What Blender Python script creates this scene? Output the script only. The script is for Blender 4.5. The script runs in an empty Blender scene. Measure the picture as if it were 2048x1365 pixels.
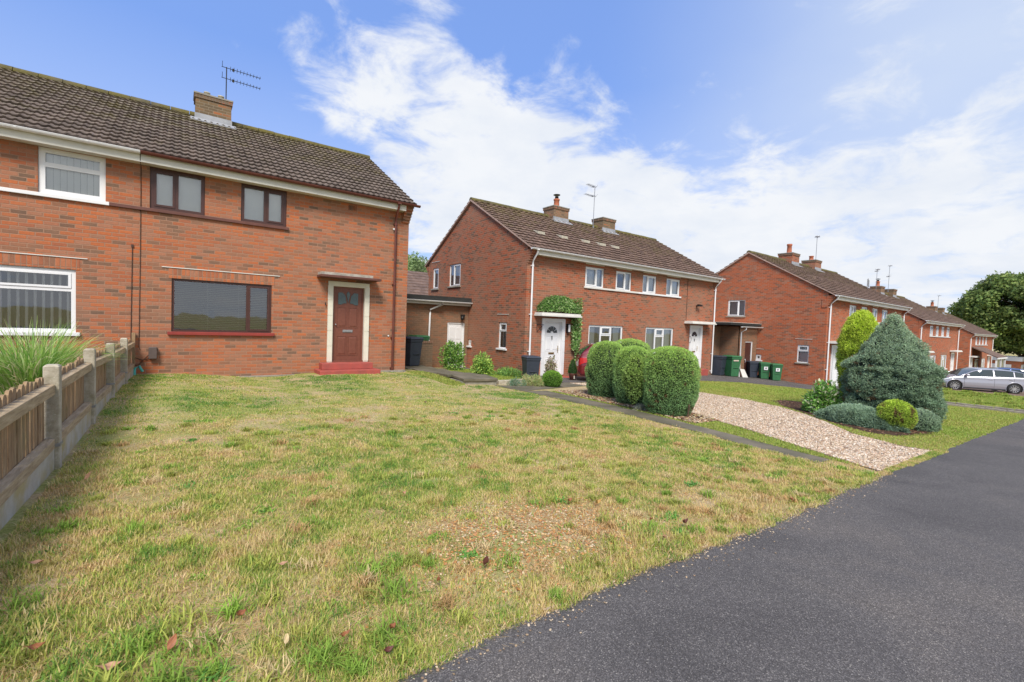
import bpy, bmesh, math, random
import numpy as np
from mathutils import Vector, Matrix

random.seed(7)
rng = np.random.default_rng(7)
scene = bpy.context.scene
COL = scene.collection
PI = math.pi

# ---------------------------------------------------------------- terrain
def sstep(a, b, x):
    t = min(1.0, max(0.0, (x - a) / (b - a)))
    return t * t * (3 - 2 * t)

def gz(x, y):
    return -1.3 - .037 * min(max(x, 0), 120) - .019 * min(max(y, 0), 40) - .13 * sstep(18, 26, x) + .12 * sstep(6, 9, y) * (1 - sstep(-.6, 2.2, x)) + .14 * sstep(9, 12, y) * sstep(18, 22.5, x) * (1 - sstep(28, 36, x)) + .16 * sstep(9, 12.4, y) * sstep(1.2, 3.6, x) * (1 - sstep(6, 8.5, x))

def _ss(a, b, x):
    t = np.clip((x - a) / (b - a), 0, 1); return t * t * (3 - 2 * t)

def gz_np(x, y):
    t = np.clip((x - 18) / 8, 0, 1)
    a = np.clip((y - 6) / 3, 0, 1); b = np.clip((x + .6) / 2.8, 0, 1)
    return -1.3 - .037 * np.clip(x, 0, 120) - .019 * np.clip(y, 0, 40) - .13 * (t * t * (3 - 2 * t)) + .12 * a * a * (3 - 2 * a) * (1 - b * b * (3 - 2 * b)) + .14 * _ss(9, 12, y) * _ss(18, 22.5, x) * (1 - _ss(28, 36, x)) + .16 * _ss(9, 12.4, y) * _ss(1.2, 3.6, x) * (1 - _ss(6, 8.5, x))

# value noise, vectorised
_tab = rng.random((256, 256))
def vnoise(x, y, s=1.0, seed=0):
    x = np.asarray(x) / s + 37.3 * seed + 1000; y = np.asarray(y) / s + 91.7 * seed + 1000
    xi = np.floor(x).astype(int); yi = np.floor(y).astype(int)
    fx = x - xi; fy = y - yi
    fx = fx * fx * (3 - 2 * fx); fy = fy * fy * (3 - 2 * fy)
    a = _tab[xi % 256, yi % 256]; b = _tab[(xi + 1) % 256, yi % 256]
    c = _tab[xi % 256, (yi + 1) % 256]; d = _tab[(xi + 1) % 256, (yi + 1) % 256]
    return (a * (1 - fx) + b * fx) * (1 - fy) + (c * (1 - fx) + d * fx) * fy

def fbm(x, y, s, seed=0, n=3):
    o = 0; w = 0; a = 1
    for k in range(n):
        o = o + a * vnoise(x, y, s / 2 ** k, seed + k * 5); w += a; a *= .55
    return o / w

# ---------------------------------------------------------------- object helpers
def tag(o, label=None, cat=None, group=None, kind=None):
    if label: o['label'] = label
    if cat: o['category'] = cat
    if group: o['group'] = group
    if kind: o['kind'] = kind
    return o

def thing(name, label, cat, loc=(0, 0, 0), rz=0, group=None):
    o = bpy.data.objects.new(name, None)
    o.empty_display_size = .2
    COL.objects.link(o)
    o.location = loc; o.rotation_euler = (0, 0, rz)
    return tag(o, label, cat, group)

def link(name, me, parent=None):
    o = bpy.data.objects.new(name, me)
    COL.objects.link(o)
    if parent: o.parent = parent
    return o

def copy_tree(o, parent=None):
    c = o.copy(); COL.objects.link(c)
    if parent: c.parent = parent
    for ch in list(o.children):
        copy_tree(ch, c)
    return c

class MB:
    def __init__(s):
        s.v = []; s.f = []; s.m = []; s.mats = []; s.cur = 0; s.sm = []; s.smooth = False
    def mat(s, m):
        if m not in s.mats: s.mats.append(m)
        s.cur = s.mats.index(m); return s
    def add(s, vs, fs):
        n = len(s.v); s.v += [tuple(p) for p in vs]
        for f in fs:
            s.f.append(tuple(i + n for i in f)); s.m.append(s.cur); s.sm.append(s.smooth)
        return s
    def box(s, x0, x1, y0, y1, z0, z1):
        if x0 > x1: x0, x1 = x1, x0
        if y0 > y1: y0, y1 = y1, y0
        if z0 > z1: z0, z1 = z1, z0
        v = [(x0, y0, z0), (x1, y0, z0), (x1, y1, z0), (x0, y1, z0), (x0, y0, z1), (x1, y0, z1), (x1, y1, z1), (x0, y1, z1)]
        return s.add(v, [(0, 3, 2, 1), (4, 5, 6, 7), (0, 1, 5, 4), (1, 2, 6, 5), (2, 3, 7, 6), (3, 0, 4, 7)])
    def hexa(s, b, t):
        return s.add(list(b) + list(t), [(0, 3, 2, 1), (4, 5, 6, 7), (0, 1, 5, 4), (1, 2, 6, 5), (2, 3, 7, 6), (3, 0, 4, 7)])
    def quad(s, *p):
        return s.add(p, [tuple(range(len(p)))])
    def prism(s, poly, a, b, axis='x'):
        # poly: list of 2D points, extruded along axis from a to b
        def P(u, w, t):
            return {'x': (t, u, w), 'y': (u, t, w), 'z': (u, w, t)}[axis]
        n = len(poly)
        v = [P(u, w, a) for u, w in poly] + [P(u, w, b) for u, w in poly]
        return s.add(v, [tuple(range(n))[::-1], tuple(range(n, 2 * n))] + [(i, (i + 1) % n, n + (i + 1) % n, n + i) for i in range(n)])
    def tube(s, pts, r, n=8, caps=True, r1=None):
        pts = [Vector(p) for p in pts]; k = len(pts)
        sm = s.smooth; s.smooth = True
        rings = []
        up = Vector((0, 0, 1))
        for i, p in enumerate(pts):
            d = (pts[min(i + 1, k - 1)] - pts[max(i - 1, 0)]).normalized()
            a = d.cross(up if abs(d.z) < .9 else Vector((1, 0, 0))).normalized(); b = a.cross(d).normalized()
            rr = r if r1 is None else r + (r1 - r) * i / (k - 1)
            rings.append([p + a * rr * math.cos(2 * PI * j / n) + b * rr * math.sin(2 * PI * j / n) for j in range(n)])
        v = [q for g in rings for q in g]; f = []
        for i in range(k - 1):
            for j in range(n):
                f.append((i * n + j, i * n + (j + 1) % n, (i + 1) * n + (j + 1) % n, (i + 1) * n + j))
        s.add(v, f); s.smooth = sm
        if caps:
            s.add(rings[0], [tuple(range(n))[::-1]]); s.add(rings[-1], [tuple(range(n))])
        return s
    def lathe(s, prof, c=(0, 0, 0), n=20, axis='z'):
        sm = s.smooth; s.smooth = True
        v = []; f = []
        for r, h in prof:
            for j in range(n):
                a = 2 * PI * j / n; u, w = r * math.cos(a), r * math.sin(a)
                v.append((c[0] + u, c[1] + w, c[2] + h) if axis == 'z' else (c[0] + u, c[1] + h, c[2] + w))
        for i in range(len(prof) - 1):
            for j in range(n):
                q = (i * n + j, i * n + (j + 1) % n, (i + 1) * n + (j + 1) % n, (i + 1) * n + j)
                f.append(q if axis == 'z' else q[::-1])
        s.add(v, f); s.smooth = sm
        return s
    def build(s, name, m=None, parent=None, bevel=0):
        me = bpy.data.meshes.new(name)
        me.from_pydata(s.v, [], s.f)
        mats = s.mats if s.mats else [m]
        for q in mats: me.materials.append(q)
        if s.mats: me.polygons.foreach_set('material_index', s.m)
        me.polygons.foreach_set('use_smooth', s.sm)
        me.update()
        o = link(name, me, parent)
        if bevel:
            b = o.modifiers.new('b', 'BEVEL'); b.width = bevel; b.segments = 2; b.limit_method = 'ANGLE'; b.angle_limit = .7
        return o

def np_mesh(name, verts, faces, mats, cols=None, parent=None, smooth=False, midx=None):
    """verts (N,3); faces: list of arrays (M,k)"""
    me = bpy.data.meshes.new(name)
    verts = np.asarray(verts, dtype=np.float32)
    me.vertices.add(len(verts)); me.vertices.foreach_set('co', verts.ravel())
    loops = np.concatenate([np.asarray(f).ravel() for f in faces]).astype(np.int32)
    tot = np.concatenate([np.full(len(f), np.asarray(f).shape[1]) for f in faces]).astype(np.int32)
    st = np.concatenate([[0], np.cumsum(tot)[:-1]]).astype(np.int32)
    me.loops.add(len(loops)); me.loops.foreach_set('vertex_index', loops)
    me.polygons.add(len(tot)); me.polygons.foreach_set('loop_start', st); me.polygons.foreach_set('loop_total', tot)
    for m in mats: me.materials.append(m)
    if midx is not None: me.polygons.foreach_set('material_index', np.asarray(midx, dtype=np.int32))
    if smooth: me.polygons.foreach_set('use_smooth', np.ones(len(tot), dtype=bool))
    if cols is not None:
        ca = me.color_attributes.new('Col', 'FLOAT_COLOR', 'POINT')
        c4 = np.ones((len(verts), 4), dtype=np.float32); c4[:, :3] = cols
        ca.data.foreach_set('color', c4.ravel())
    me.update(); me.validate()
    return link(name, me, parent)

# ---------------------------------------------------------------- materials
def new_mat(name):
    m = bpy.data.materials.new(name); m.use_nodes = True
    nt = m.node_tree
    return m, nt, nt.nodes['Principled BSDF']

def N(nt, t, **kw):
    n = nt.nodes.new(t)
    for k, v in kw.items():
        if k.startswith('i_'):
            key = k[2:]
            n.inputs[int(key) if key.isdigit() else key.replace('_', ' ')].default_value = v
        else: setattr(n, k, v)
    return n

def ramp(nt, stops, interp='LINEAR'):
    r = nt.nodes.new('ShaderNodeValToRGB'); cr = r.color_ramp; cr.interpolation = interp
    while len(cr.elements) > 1: cr.elements.remove(cr.elements[-1])
    cr.elements[0].position = stops[0][0]; cr.elements[0].color = (*stops[0][1], 1)
    for p, c in stops[1:]:
        e = cr.elements.new(p); e.color = (*c, 1)
    return r

def mixc(nt, fac, a, b, mode='MIX'):
    m = nt.nodes.new('ShaderNodeMix'); m.data_type = 'RGBA'; m.blend_type = mode
    L = nt.links
    for sock, v in ((m.inputs[0], fac), (m.inputs[6], a), (m.inputs[7], b)):
        if isinstance(v, (int, float)): sock.default_value = v
        elif isinstance(v, tuple): sock.default_value = (*v, 1)
        else: L.new(v, sock)
    return m.outputs[2]

def math_(nt, op, a, b=None, c=None, clamp=False):
    m = nt.nodes.new('ShaderNodeMath'); m.operation = op; m.use_clamp = clamp
    for i, v in enumerate((a, b, c)):
        if v is None: continue
        if isinstance(v, (int, float)): m.inputs[i].default_value = v
        else: nt.links.new(v, m.inputs[i])
    return m.outputs[0]

def bump(nt, h, bs, strength=.3, dist=.01):
    b = N(nt, 'ShaderNodeBump', i_Strength=strength, i_Distance=dist)
    nt.links.new(h, b.inputs['Height']); nt.links.new(b.outputs[0], bs.inputs['Normal'])
    return b

def noise_(nt, vec, scale, detail=4, rough=.55, dist=0):
    n = N(nt, 'ShaderNodeTexNoise', i_Scale=scale, i_Detail=detail, i_Roughness=rough, i_Distortion=dist)
    if vec is not None: nt.links.new(vec, n.inputs['Vector'])
    return n.outputs[0]

def objco(nt):
    return N(nt, 'ShaderNodeTexCoord').outputs['Object']

def simple(name, c, rough=.6, var=.12, scale=8, bmp=.15, spec=.4, c2=None, metal=0, coat=0):
    m, nt, bs = new_mat(name)
    co = objco(nt)
    f = noise_(nt, co, scale, 6)
    c2 = c2 or tuple(x * (1 - var * 2) for x in c)
    r = ramp(nt, [(.3, c2), (.7, c)])
    nt.links.new(f, r.inputs[0]); nt.links.new(r.outputs[0], bs.inputs['Base Color'])
    bs.inputs['Roughness'].default_value = rough; bs.inputs['Specular IOR Level'].default_value = spec
    bs.inputs['Metallic'].default_value = metal; bs.inputs['Coat Weight'].default_value = coat
    if bmp: bump(nt, noise_(nt, co, scale * 12, 3), bs, bmp, .004)
    return m

def brick_mat(name, stops, mortar, soldier=False, wash=.5, washc=(.42, .25, .16), scale_off=0, fleck=.35):
    m, nt, bs = new_mat(name); L = nt.links
    co = objco(nt)
    sp = N(nt, 'ShaderNodeSeparateXYZ'); L.new(co, sp.inputs[0])
    g = N(nt, 'ShaderNodeNewGeometry'); sn = N(nt, 'ShaderNodeSeparateXYZ'); L.new(g.outputs['Normal'], sn.inputs[0])
    ax = math_(nt, 'ABSOLUTE', sn.outputs[0]); k = math_(nt, 'GREATER_THAN', ax, .6)
    mx = N(nt, 'ShaderNodeMix'); L.new(k, mx.inputs[0]); L.new(sp.outputs[0], mx.inputs[2]); L.new(sp.outputs[1], mx.inputs[3])
    u = math_(nt, 'ADD', mx.outputs[0], scale_off)
    cb = N(nt, 'ShaderNodeCombineXYZ')
    if soldier: L.new(sp.outputs[2], cb.inputs[0]); L.new(u, cb.inputs[1])
    else: L.new(u, cb.inputs[0]); L.new(sp.outputs[2], cb.inputs[1])
    nz = N(nt, 'ShaderNodeTexNoise', i_Scale=13.0, i_Detail=3.0); L.new(co, nz.inputs['Vector'])
    ad = N(nt, 'ShaderNodeVectorMath', operation='SCALE'); L.new(nz.outputs['Color'], ad.inputs[0]); ad.inputs['Scale'].default_value = .016
    a2 = N(nt, 'ShaderNodeVectorMath', operation='ADD'); L.new(cb.outputs[0], a2.inputs[0]); L.new(ad.outputs[0], a2.inputs[1])
    bt = N(nt, 'ShaderNodeTexBrick'); L.new(a2.outputs[0], bt.inputs['Vector'])
    bt.offset = 0 if soldier else .5
    bt.inputs['Color1'].default_value = (0, 0, 0, 1); bt.inputs['Color2'].default_value = (1, 1, 1, 1); bt.inputs['Mortar'].default_value = (.5, .5, .5, 1)
    bt.inputs['Scale'].default_value = 1; bt.inputs['Mortar Size'].default_value = .0095; bt.inputs['Mortar Smooth'].default_value = .5
    bt.inputs['Brick Width'].default_value = .230; bt.inputs['Row Height'].default_value = .080
    bt.inputs['Bias'].default_value = 0
    r = ramp(nt, stops, 'LINEAR'); L.new(bt.outputs['Color'], r.inputs[0])
    # mottling in each brick
    n2 = noise_(nt, co, 22, 6, .75)
    c = mixc(nt, .75, r.outputs[0], mixc(nt, n2, (.35, .36, .38), (1.1, 1.08, 1.05)), 'MULTIPLY')
    c = mixc(nt, 1.0, c, (1.28, 1.28, 1.28), 'MULTIPLY')
    # orange flaking and broad colour drift
    n3 = noise_(nt, co, 1.1, 5, .65, .4)
    f3 = N(nt, 'ShaderNodeMapRange', i_1=.45, i_2=.75, i_3=0.0, i_4=fleck); L.new(n3, f3.inputs[0])
    c = mixc(nt, f3.outputs[0], c, stops[len(stops) // 2][1])
    n4 = noise_(nt, co, .45, 4, .6, .3)
    f4 = N(nt, 'ShaderNodeMapRange', i_1=.42, i_2=.72, i_3=0.0, i_4=wash); L.new(n4, f4.inputs[0])
    c = mixc(nt, f4.outputs[0], c, washc)
    # efflorescence specks
    n5 = noise_(nt, co, 7, 6, .8)
    f5 = N(nt, 'ShaderNodeMapRange', i_1=.62, i_2=.78, i_3=0.0, i_4=.35); L.new(n5, f5.inputs[0])
    c = mixc(nt, f5.outputs[0], c, (.45, .3, .22))
    # damp grime along the foot of the wall
    gm = N(nt, 'ShaderNodeMapRange', i_1=-.15, i_2=-.55, i_3=-.12, i_4=.35); L.new(sp.outputs[2], gm.inputs[0])
    gf = N(nt, 'ShaderNodeMapRange', i_1=.50, i_2=.75, i_3=0.0, i_4=.6); L.new(math_(nt, 'ADD', noise_(nt, co, 3.5, 6, .7), gm.outputs[0]), gf.inputs[0])
    c = mixc(nt, gf.outputs[0], c, (.15, .12, .085))
    mc = mixc(nt, noise_(nt, co, 5, 4), tuple(x * .75 for x in mortar), mortar)
    c = mixc(nt, bt.outputs['Fac'], c, mc)
    L.new(c, bs.inputs['Base Color'])
    bs.inputs['Roughness'].default_value = .92; bs.inputs['Specular IOR Level'].default_value = .15
    h = math_(nt, 'SUBTRACT', math_(nt, 'MULTIPLY', n2, .5), bt.outputs['Fac'])
    bump(nt, h, bs, .55, .008)
    return m

OR = (.46, .140, .055); RD = (.345, .118, .062); BR = (.225, .130, .085); DK = (.145, .098, .070); PK = (.36, .170, .105)
M = {}
M['brickA'] = brick_mat('brick_orange_mixed', [(0, DK), (.12, BR), (.24, PK), (.42, RD), (.6, OR), (.8, PK), (.92, BR), (1, OR)], (.38, .225, .15), wash=.35, washc=(.33, .165, .105), fleck=.4)
M['brickB'] = brick_mat('brick_red_mixed', [(0, DK), (.16, (.17, .085, .052)), (.3, RD), (.5, (.38, .10, .045)), (.75, (.32, .14, .085)), (.9, BR), (1, RD)], (.44, .24, .16), wash=.72, washc=(.32, .18, .12), fleck=.1)
M['brickC'] = brick_mat('brick_bright_red', [(0, BR), (.16, (.22, .085, .05)), (.4, (.45, .115, .045)), (.7, (.39, .11, .05)), (1, PK)], (.44, .24, .16), wash=.25, washc=(.33, .14, .08), fleck=.2)
M['brickG'] = brick_mat('brick_brown_weathered', [(0, BR), (.3, (.20, .12, .075)), (.6, (.25, .14, .085)), (1, (.30, .13, .07))], (.31, .20, .13), wash=.4, washc=(.25, .165, .11), fleck=.1)
M['soldA'] = brick_mat('brick_soldier_orange', [(0, BR), (.3, RD), (.6, OR), (1, PK)], (.36, .21, .14), True, .1)
M['soldB'] = brick_mat('brick_soldier_red', [(0, BR), (.4, RD), (1, PK)], (.36, .24, .17), True, .3, (.36, .17, .11))
M['brickCh'] = brick_mat('chimney_brick', [(0, DK), (.3, (.19, .12, .075)), (.6, (.25, .145, .085)), (.88, (.30, .15, .09)), (1, OR)], (.30, .24, .17), wash=.5, washc=(.14, .12, .06), fleck=0)

def roof_mat(name, base, dark, moss=.5):
    m, nt, bs = new_mat(name); L = nt.links
    co = objco(nt)
    n1 = noise_(nt, co, 3.0, 7, .7)
    r = ramp(nt, [(.3, dark), (.55, base), (.8, tuple(min(1, x * 1.35) for x in base))]); L.new(n1, r.inputs[0])
    # per tile tint
    vo = N(nt, 'ShaderNodeTexVoronoi', i_Scale=3.2); L.new(co, vo.inputs['Vector'])
    c = mixc(nt, .35, r.outputs[0], mixc(nt, vo.outputs['Color'], (.5, .5, .5), (1.2, 1.15, 1.1)), 'MULTIPLY')
    sp = N(nt, 'ShaderNodeSeparateXYZ'); L.new(co, sp.inputs[0])
    up = N(nt, 'ShaderNodeMapRange', i_1=4.5, i_2=7.2, i_3=-.07, i_4=.15); L.new(sp.outputs[2], up.inputs[0])
    n2 = noise_(nt, co, 1.6, 8, .75, .5)
    s = math_(nt, 'ADD', n2, up.outputs[0])
    f = N(nt, 'ShaderNodeMapRange', i_1=.55, i_2=.72, i_3=0.0, i_4=moss); L.new(s, f.inputs[0])
    n6 = noise_(nt, co, 25, 3)
    mossc = mixc(nt, n6, (.07, .06, .018), (.20, .17, .05))
    c = mixc(nt, f.outputs[0], c, mossc)
    n7 = noise_(nt, co, 22, 4, .8)
    f7 = N(nt, 'ShaderNodeMapRange', i_1=.66, i_2=.76, i_3=0.0, i_4=.6); L.new(n7, f7.inputs[0])
    c = mixc(nt, f7.outputs[0], c, (.16, .14, .09))
    L.new(c, bs.inputs['Base Color']); bs.inputs['Roughness'].default_value = .9; bs.inputs['Specular IOR Level'].default_value = .2
    bump(nt, noise_(nt, co, 60, 4), bs, .4, .004)
    return m
M['roofA'] = roof_mat('concrete_roof_tile_brown_grey', (.175, .14, .12), (.10, .08, .07), .6)
M['roofB'] = roof_mat('concrete_roof_tile_brown', (.19, .13, .105), (.10, .07, .06), .55)
M['ridge'] = roof_mat('mossy_ridge_tile', (.13, .115, .07), (.06, .055, .035), .95)

M['white'] = simple('white_upvc', (.80, .80, .80), .35, .03, 3, 0, .5)
M['whitew'] = simple('white_painted_weathered', (.74, .72, .66), .6, .08, 3, .1)
M['cream'] = simple('cream_painted_concrete', (.72, .68, .56), .6, .05, 4, .1)
M['fascia'] = simple('off_white_fascia_paint', (.70, .68, .60), .55, .07, 2.5, .05)
M['brown'] = simple('dark_brown_upvc', (.075, .028, .022), .4, .12, 12, .05, .5)
M['brownpipe'] = simple('red_brown_plastic', (.15, .045, .03), .45, .15, 6, .05)
M['brownband'] = simple('brown_painted_sill', (.15, .06, .045), .6, .15, 6, .1)
M['redsill'] = simple('red_painted_sill', (.30, .045, .035), .5, .1, 8, .1)
M['redstep'] = simple('red_painted_step', (.42, .085, .065), .65, .12, 5, .2, c2=(.30, .075, .06))
M['doorbrown'] = simple('red_brown_door', (.19, .065, .042), .4, .1, 15, .05)
M['black'] = simple('black_metal', (.02, .02, .02), .45, .1, 8, 0)
M['grey'] = simple('grey_metal', (.35, .35, .36), .4, .1, 8, 0, metal=.5)
M['lead'] = simple('lead_flashing', (.38, .39, .41), .55, .15, 6, .2)
M['felt'] = simple('black_roof_felt', (.035, .037, .035), .8, .2, 6, .2)
M['concrete'] = simple('weathered_concrete', (.36, .33, .27), .9, .2, 9, .5, .2)
M['cable'] = simple('cable_black_brown', (.07, .035, .025), .6, .1, 6, 0)
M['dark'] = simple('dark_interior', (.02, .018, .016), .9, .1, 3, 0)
M['terracotta'] = simple('terracotta_pot', (.46, .16, .08), .7, .12, 9, .1)
M['curtain'] = None
M['brass'] = simple('brass_fitting', (.5, .36, .16), .3, .1, 9, 0, metal=.8)

def glass_mat():
    m, nt, bs = new_mat('window_glass'); L = nt.links
    nt.nodes.remove(bs)
    out = nt.nodes['Material Output']
    tr = N(nt, 'ShaderNodeBsdfTransparent'); tr.inputs[0].default_value = (.93, .96, .96, 1)
    gl = N(nt, 'ShaderNodeBsdfGlossy', i_Roughness=.02); gl.inputs[0].default_value = (.95, .97, 1, 1)
    fr = N(nt, 'ShaderNodeFresnel', i_IOR=1.62)
    k = math_(nt, 'ADD', math_(nt, 'MULTIPLY', fr.outputs[0], 1.6), .07, clamp=True)
    mx = N(nt, 'ShaderNodeMixShader'); L.new(k, mx.inputs[0]); L.new(tr.outputs[0], mx.inputs[1]); L.new(gl.outputs[0], mx.inputs[2])
    nb = noise_(nt, objco(nt), 1.5, 2); b = N(nt, 'ShaderNodeBump', i_Strength=.04, i_Distance=.05); L.new(nb, b.inputs['Height']); L.new(b.outputs[0], gl.inputs['Normal'])
    L.new(mx.outputs[0], out.inputs[0])
    return m
M['glass'] = glass_mat()

def stripe_mat(name, c1, c2, pitch, axis, duty=.5, rough=.8):
    m, nt, bs = new_mat(name); L = nt.links
    sp = N(nt, 'ShaderNodeSeparateXYZ'); L.new(objco(nt), sp.inputs[0])
    v = math_(nt, 'FRACT', math_(nt, 'DIVIDE', sp.outputs[axis], pitch))
    f = math_(nt, 'GREATER_THAN', v, duty)
    L.new(mixc(nt, f, c1, c2), bs.inputs['Base Color']); bs.inputs['Roughness'].default_value = rough
    return m
M['net'] = stripe_mat('pleated_net_curtain', (.80, .82, .84), (.58, .60, .62), .055, 0)
M['nety'] = stripe_mat('pleated_net_curtain_side', (.80, .82, .84), (.58, .60, .62), .055, 1)
M['blindmat'] = simple('blind_slat', (.85, .85, .82), .7, .03, 3, 0)
M['blinddark'] = simple('venetian_slat_dark', (.25, .26, .22), .6, .05, 3, 0)

def veg_mat(name, rough=.65, trans=.35, tint=(1, 1, 1)):
    m, nt, bs = new_mat(name); L = nt.links
    at = N(nt, 'ShaderNodeAttribute', attribute_name='Col')
    c = mixc(nt, 1.0, at.outputs['Color'], tint, 'MULTIPLY')
    L.new(c, bs.inputs['Base Color']); bs.inputs['Roughness'].default_value = rough; bs.inputs['Specular IOR Level'].default_value = .25
    out = nt.nodes['Material Output']
    tl = N(nt, 'ShaderNodeBsdfTranslucent'); L.new(c, tl.inputs[0])
    mx = N(nt, 'ShaderNodeMixShader', i_0=trans); L.new(bs.outputs[0], mx.inputs[1]); L.new(tl.outputs[0], mx.inputs[2]); L.new(mx.outputs[0], out.inputs[0])
    return m
M['veg'] = veg_mat('leaf_tinted')
M['blade'] = veg_mat('grass_blade', .6, .4)
M['stone'] = veg_mat('pebble_tinted', .75, 0)
M['bark'] = simple('bark', (.13, .09, .06), .95, .25, 14, .8, .1)
# sky and exposure settings
CLOUD_SEED = 3.0
CLOUDS = [((.197, .867, .457), .15, .16), ((.28, .87, .41), .12, .10), ((.30, .854, .426), .12, .10), ((.42, .81, .40), .20, .18), ((.647, .689, .327), .30, .20), ((.55, .78, .35), .22, .16), ((.362, .76, .55), .09, .12), ((-.008, .901, .434), .07, .08),
          ((.80, .55, .22), .30, .16), ((.88, .40, .20), .34, .20), ((.96, .13, .22), .30, .14), ((.45, .85, .20), .30, .16), ((.241, .898, .368), .05, .1),
          ((0, -.8, .45), .95, .42), ((0, 0, 1.0), .62, .45), ((-.124, .933, .339), .34, -.14), ((.50, .62, .60), .30, -.22), ((.74, .48, .47), .26, -.14), ((.12, .83, .55), .2, -.1), ((.80, .50, .33), .12, -.16), ((.70, .62, .36), .10, -.06), ((.86, .36, .40), .16, -.10), ((.22, .92, .33), .08, -.08)]  # the unseen overhead cloud is added to make the skylight less blue
CL_LO = (4.15, 4.5, 5.1); CL_HI = (5.0, 5.15, 5.4)
SKYTINT = (.60, .88, 1.40)
CF0, CF1 = .50, .80
WSTR = .1
EXPO = .85
# ---------------------------------------------------------------- houses
DEP = 8.0; EZ = 4.42; TAN = .577
EAVE_Y = -.33; EAVE_Z = 4.62      # lower edge of the tiles
def roof_z(y):                    # upper side of the roof battens
    yy = y if y <= DEP / 2 else DEP - y
    return EAVE_Z + (yy - EAVE_Y) * TAN

def wall_cells(mb, x0, x1, z0, z1, ops, P, depth=.1, flip=False):
    """panel in (u,z) with rectangular openings; P(u,z,d) maps to 3D, d = depth inwards"""
    xs = sorted({x0, x1} | {a for o in ops for a in o[:2]}); zs = sorted({z0, z1} | {a for o in ops for a in o[2:4]})
    xs = [x for x in xs if x0 <= x <= x1]; zs = [z for z in zs if z0 <= z <= z1]
    def q(*p):
        p = list(p)
        if flip: p = p[::-1]
        mb.quad(*p)
    for i in range(len(xs) - 1):
        for j in range(len(zs) - 1):
            cx, cz = (xs[i] + xs[i + 1]) / 2, (zs[j] + zs[j + 1]) / 2
            if any(o[0] < cx < o[1] and o[2] < cz < o[3] for o in ops): continue
            q(P(xs[i], zs[j], 0), P(xs[i + 1], zs[j], 0), P(xs[i + 1], zs[j + 1], 0), P(xs[i], zs[j + 1], 0))
    for a, b, c, d in [o[:4] for o in ops]:
        q(P(a, c, 0), P(a, d, 0), P(a, d, depth), P(a, c, depth))
        q(P(b, d, 0), P(b, c, 0), P(b, c, depth), P(b, d, depth))
        q(P(a, d, 0), P(b, d, 0), P(b, d, depth), P(a, d, depth))
        q(P(b, c, 0), P(a, c, 0), P(a, c, depth), P(b, c, depth))

def tile_slope(mb, x0, x1, rows, front=True, per=.15, res=6, amp=.013, seed=1):
    r = np.random.default_rng(seed)
    n = int((x1 - x0) / per * res); xs = np.linspace(x0, x1, n + 1)
    L = math.hypot(DEP / 2 - EAVE_Y, (DEP / 2 - EAVE_Y) * TAN); g = L / rows
    c = 1 / math.hypot(1, TAN); s_ = TAN * c
    ph = (xs / per) % 1.0
    wv = amp * (np.cos(2 * PI * ph) * .6 + .4 * np.where(np.abs(ph - .5) > .28, 1, -1))
    tile = np.floor(xs / (per * 1.5)).astype(int)
    for k in range(rows):
        j1 = r.normal(0, .003, tile.max() - tile.min() + 2)[tile - tile.min()]
        j2 = r.normal(0, .004, tile.max() - tile.min() + 2)[tile - tile.min()]
        s0 = k * g + j2; s1 = min((k + 1) * g + .03, L)
        prof = [(s0 + .045, np.full_like(xs, -.006)), (s0 + .006, .022 + wv + j1), (s0, .058 + wv + j1), (np.full_like(xs, s1), .010 + wv * .9)]
        n0 = len(mb.v)
        for ss, h in prof:
            y = EAVE_Y + ss * c - h * s_; z = EAVE_Z + ss * s_ + h * c
            if not front: y = DEP - y
            mb.v += list(zip(xs.tolist(), y.tolist(), z.tolist()))
        W = len(xs)
        for row in range(3):
            sm = row == 2
            for i in range(W - 1):
                a = n0 + row * W + i
                f = (a, a + 1, a + 1 + W, a + W)
                mb.f.append(f if front else f[::-1]); mb.m.append(mb.cur); mb.sm.append(sm)

class Fr:
    """axis frame for things set in a wall: front wall (side=0), left gable (side=1)"""
    def __init__(s, side): s.side = side
    def box(s, mb, u0, u1, d0, d1, z0, z1):
        # u along the wall, d = depth inwards (negative = outwards)
        if s.side == 0: mb.box(u0, u1, d0, d1, z0, z1)
        else: mb.box(d0, d1, u0, u1, z0, z1)
    def quad(s, mb, u0, u1, d, z0, z1):
        if s.side == 0: mb.quad((u0, d, z0), (u1, d, z0), (u1, d, z1), (u0, d, z1))
        else: mb.quad((d, u1, z0), (d, u0, z0), (d, u0, z1), (d, u1, z1))

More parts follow.
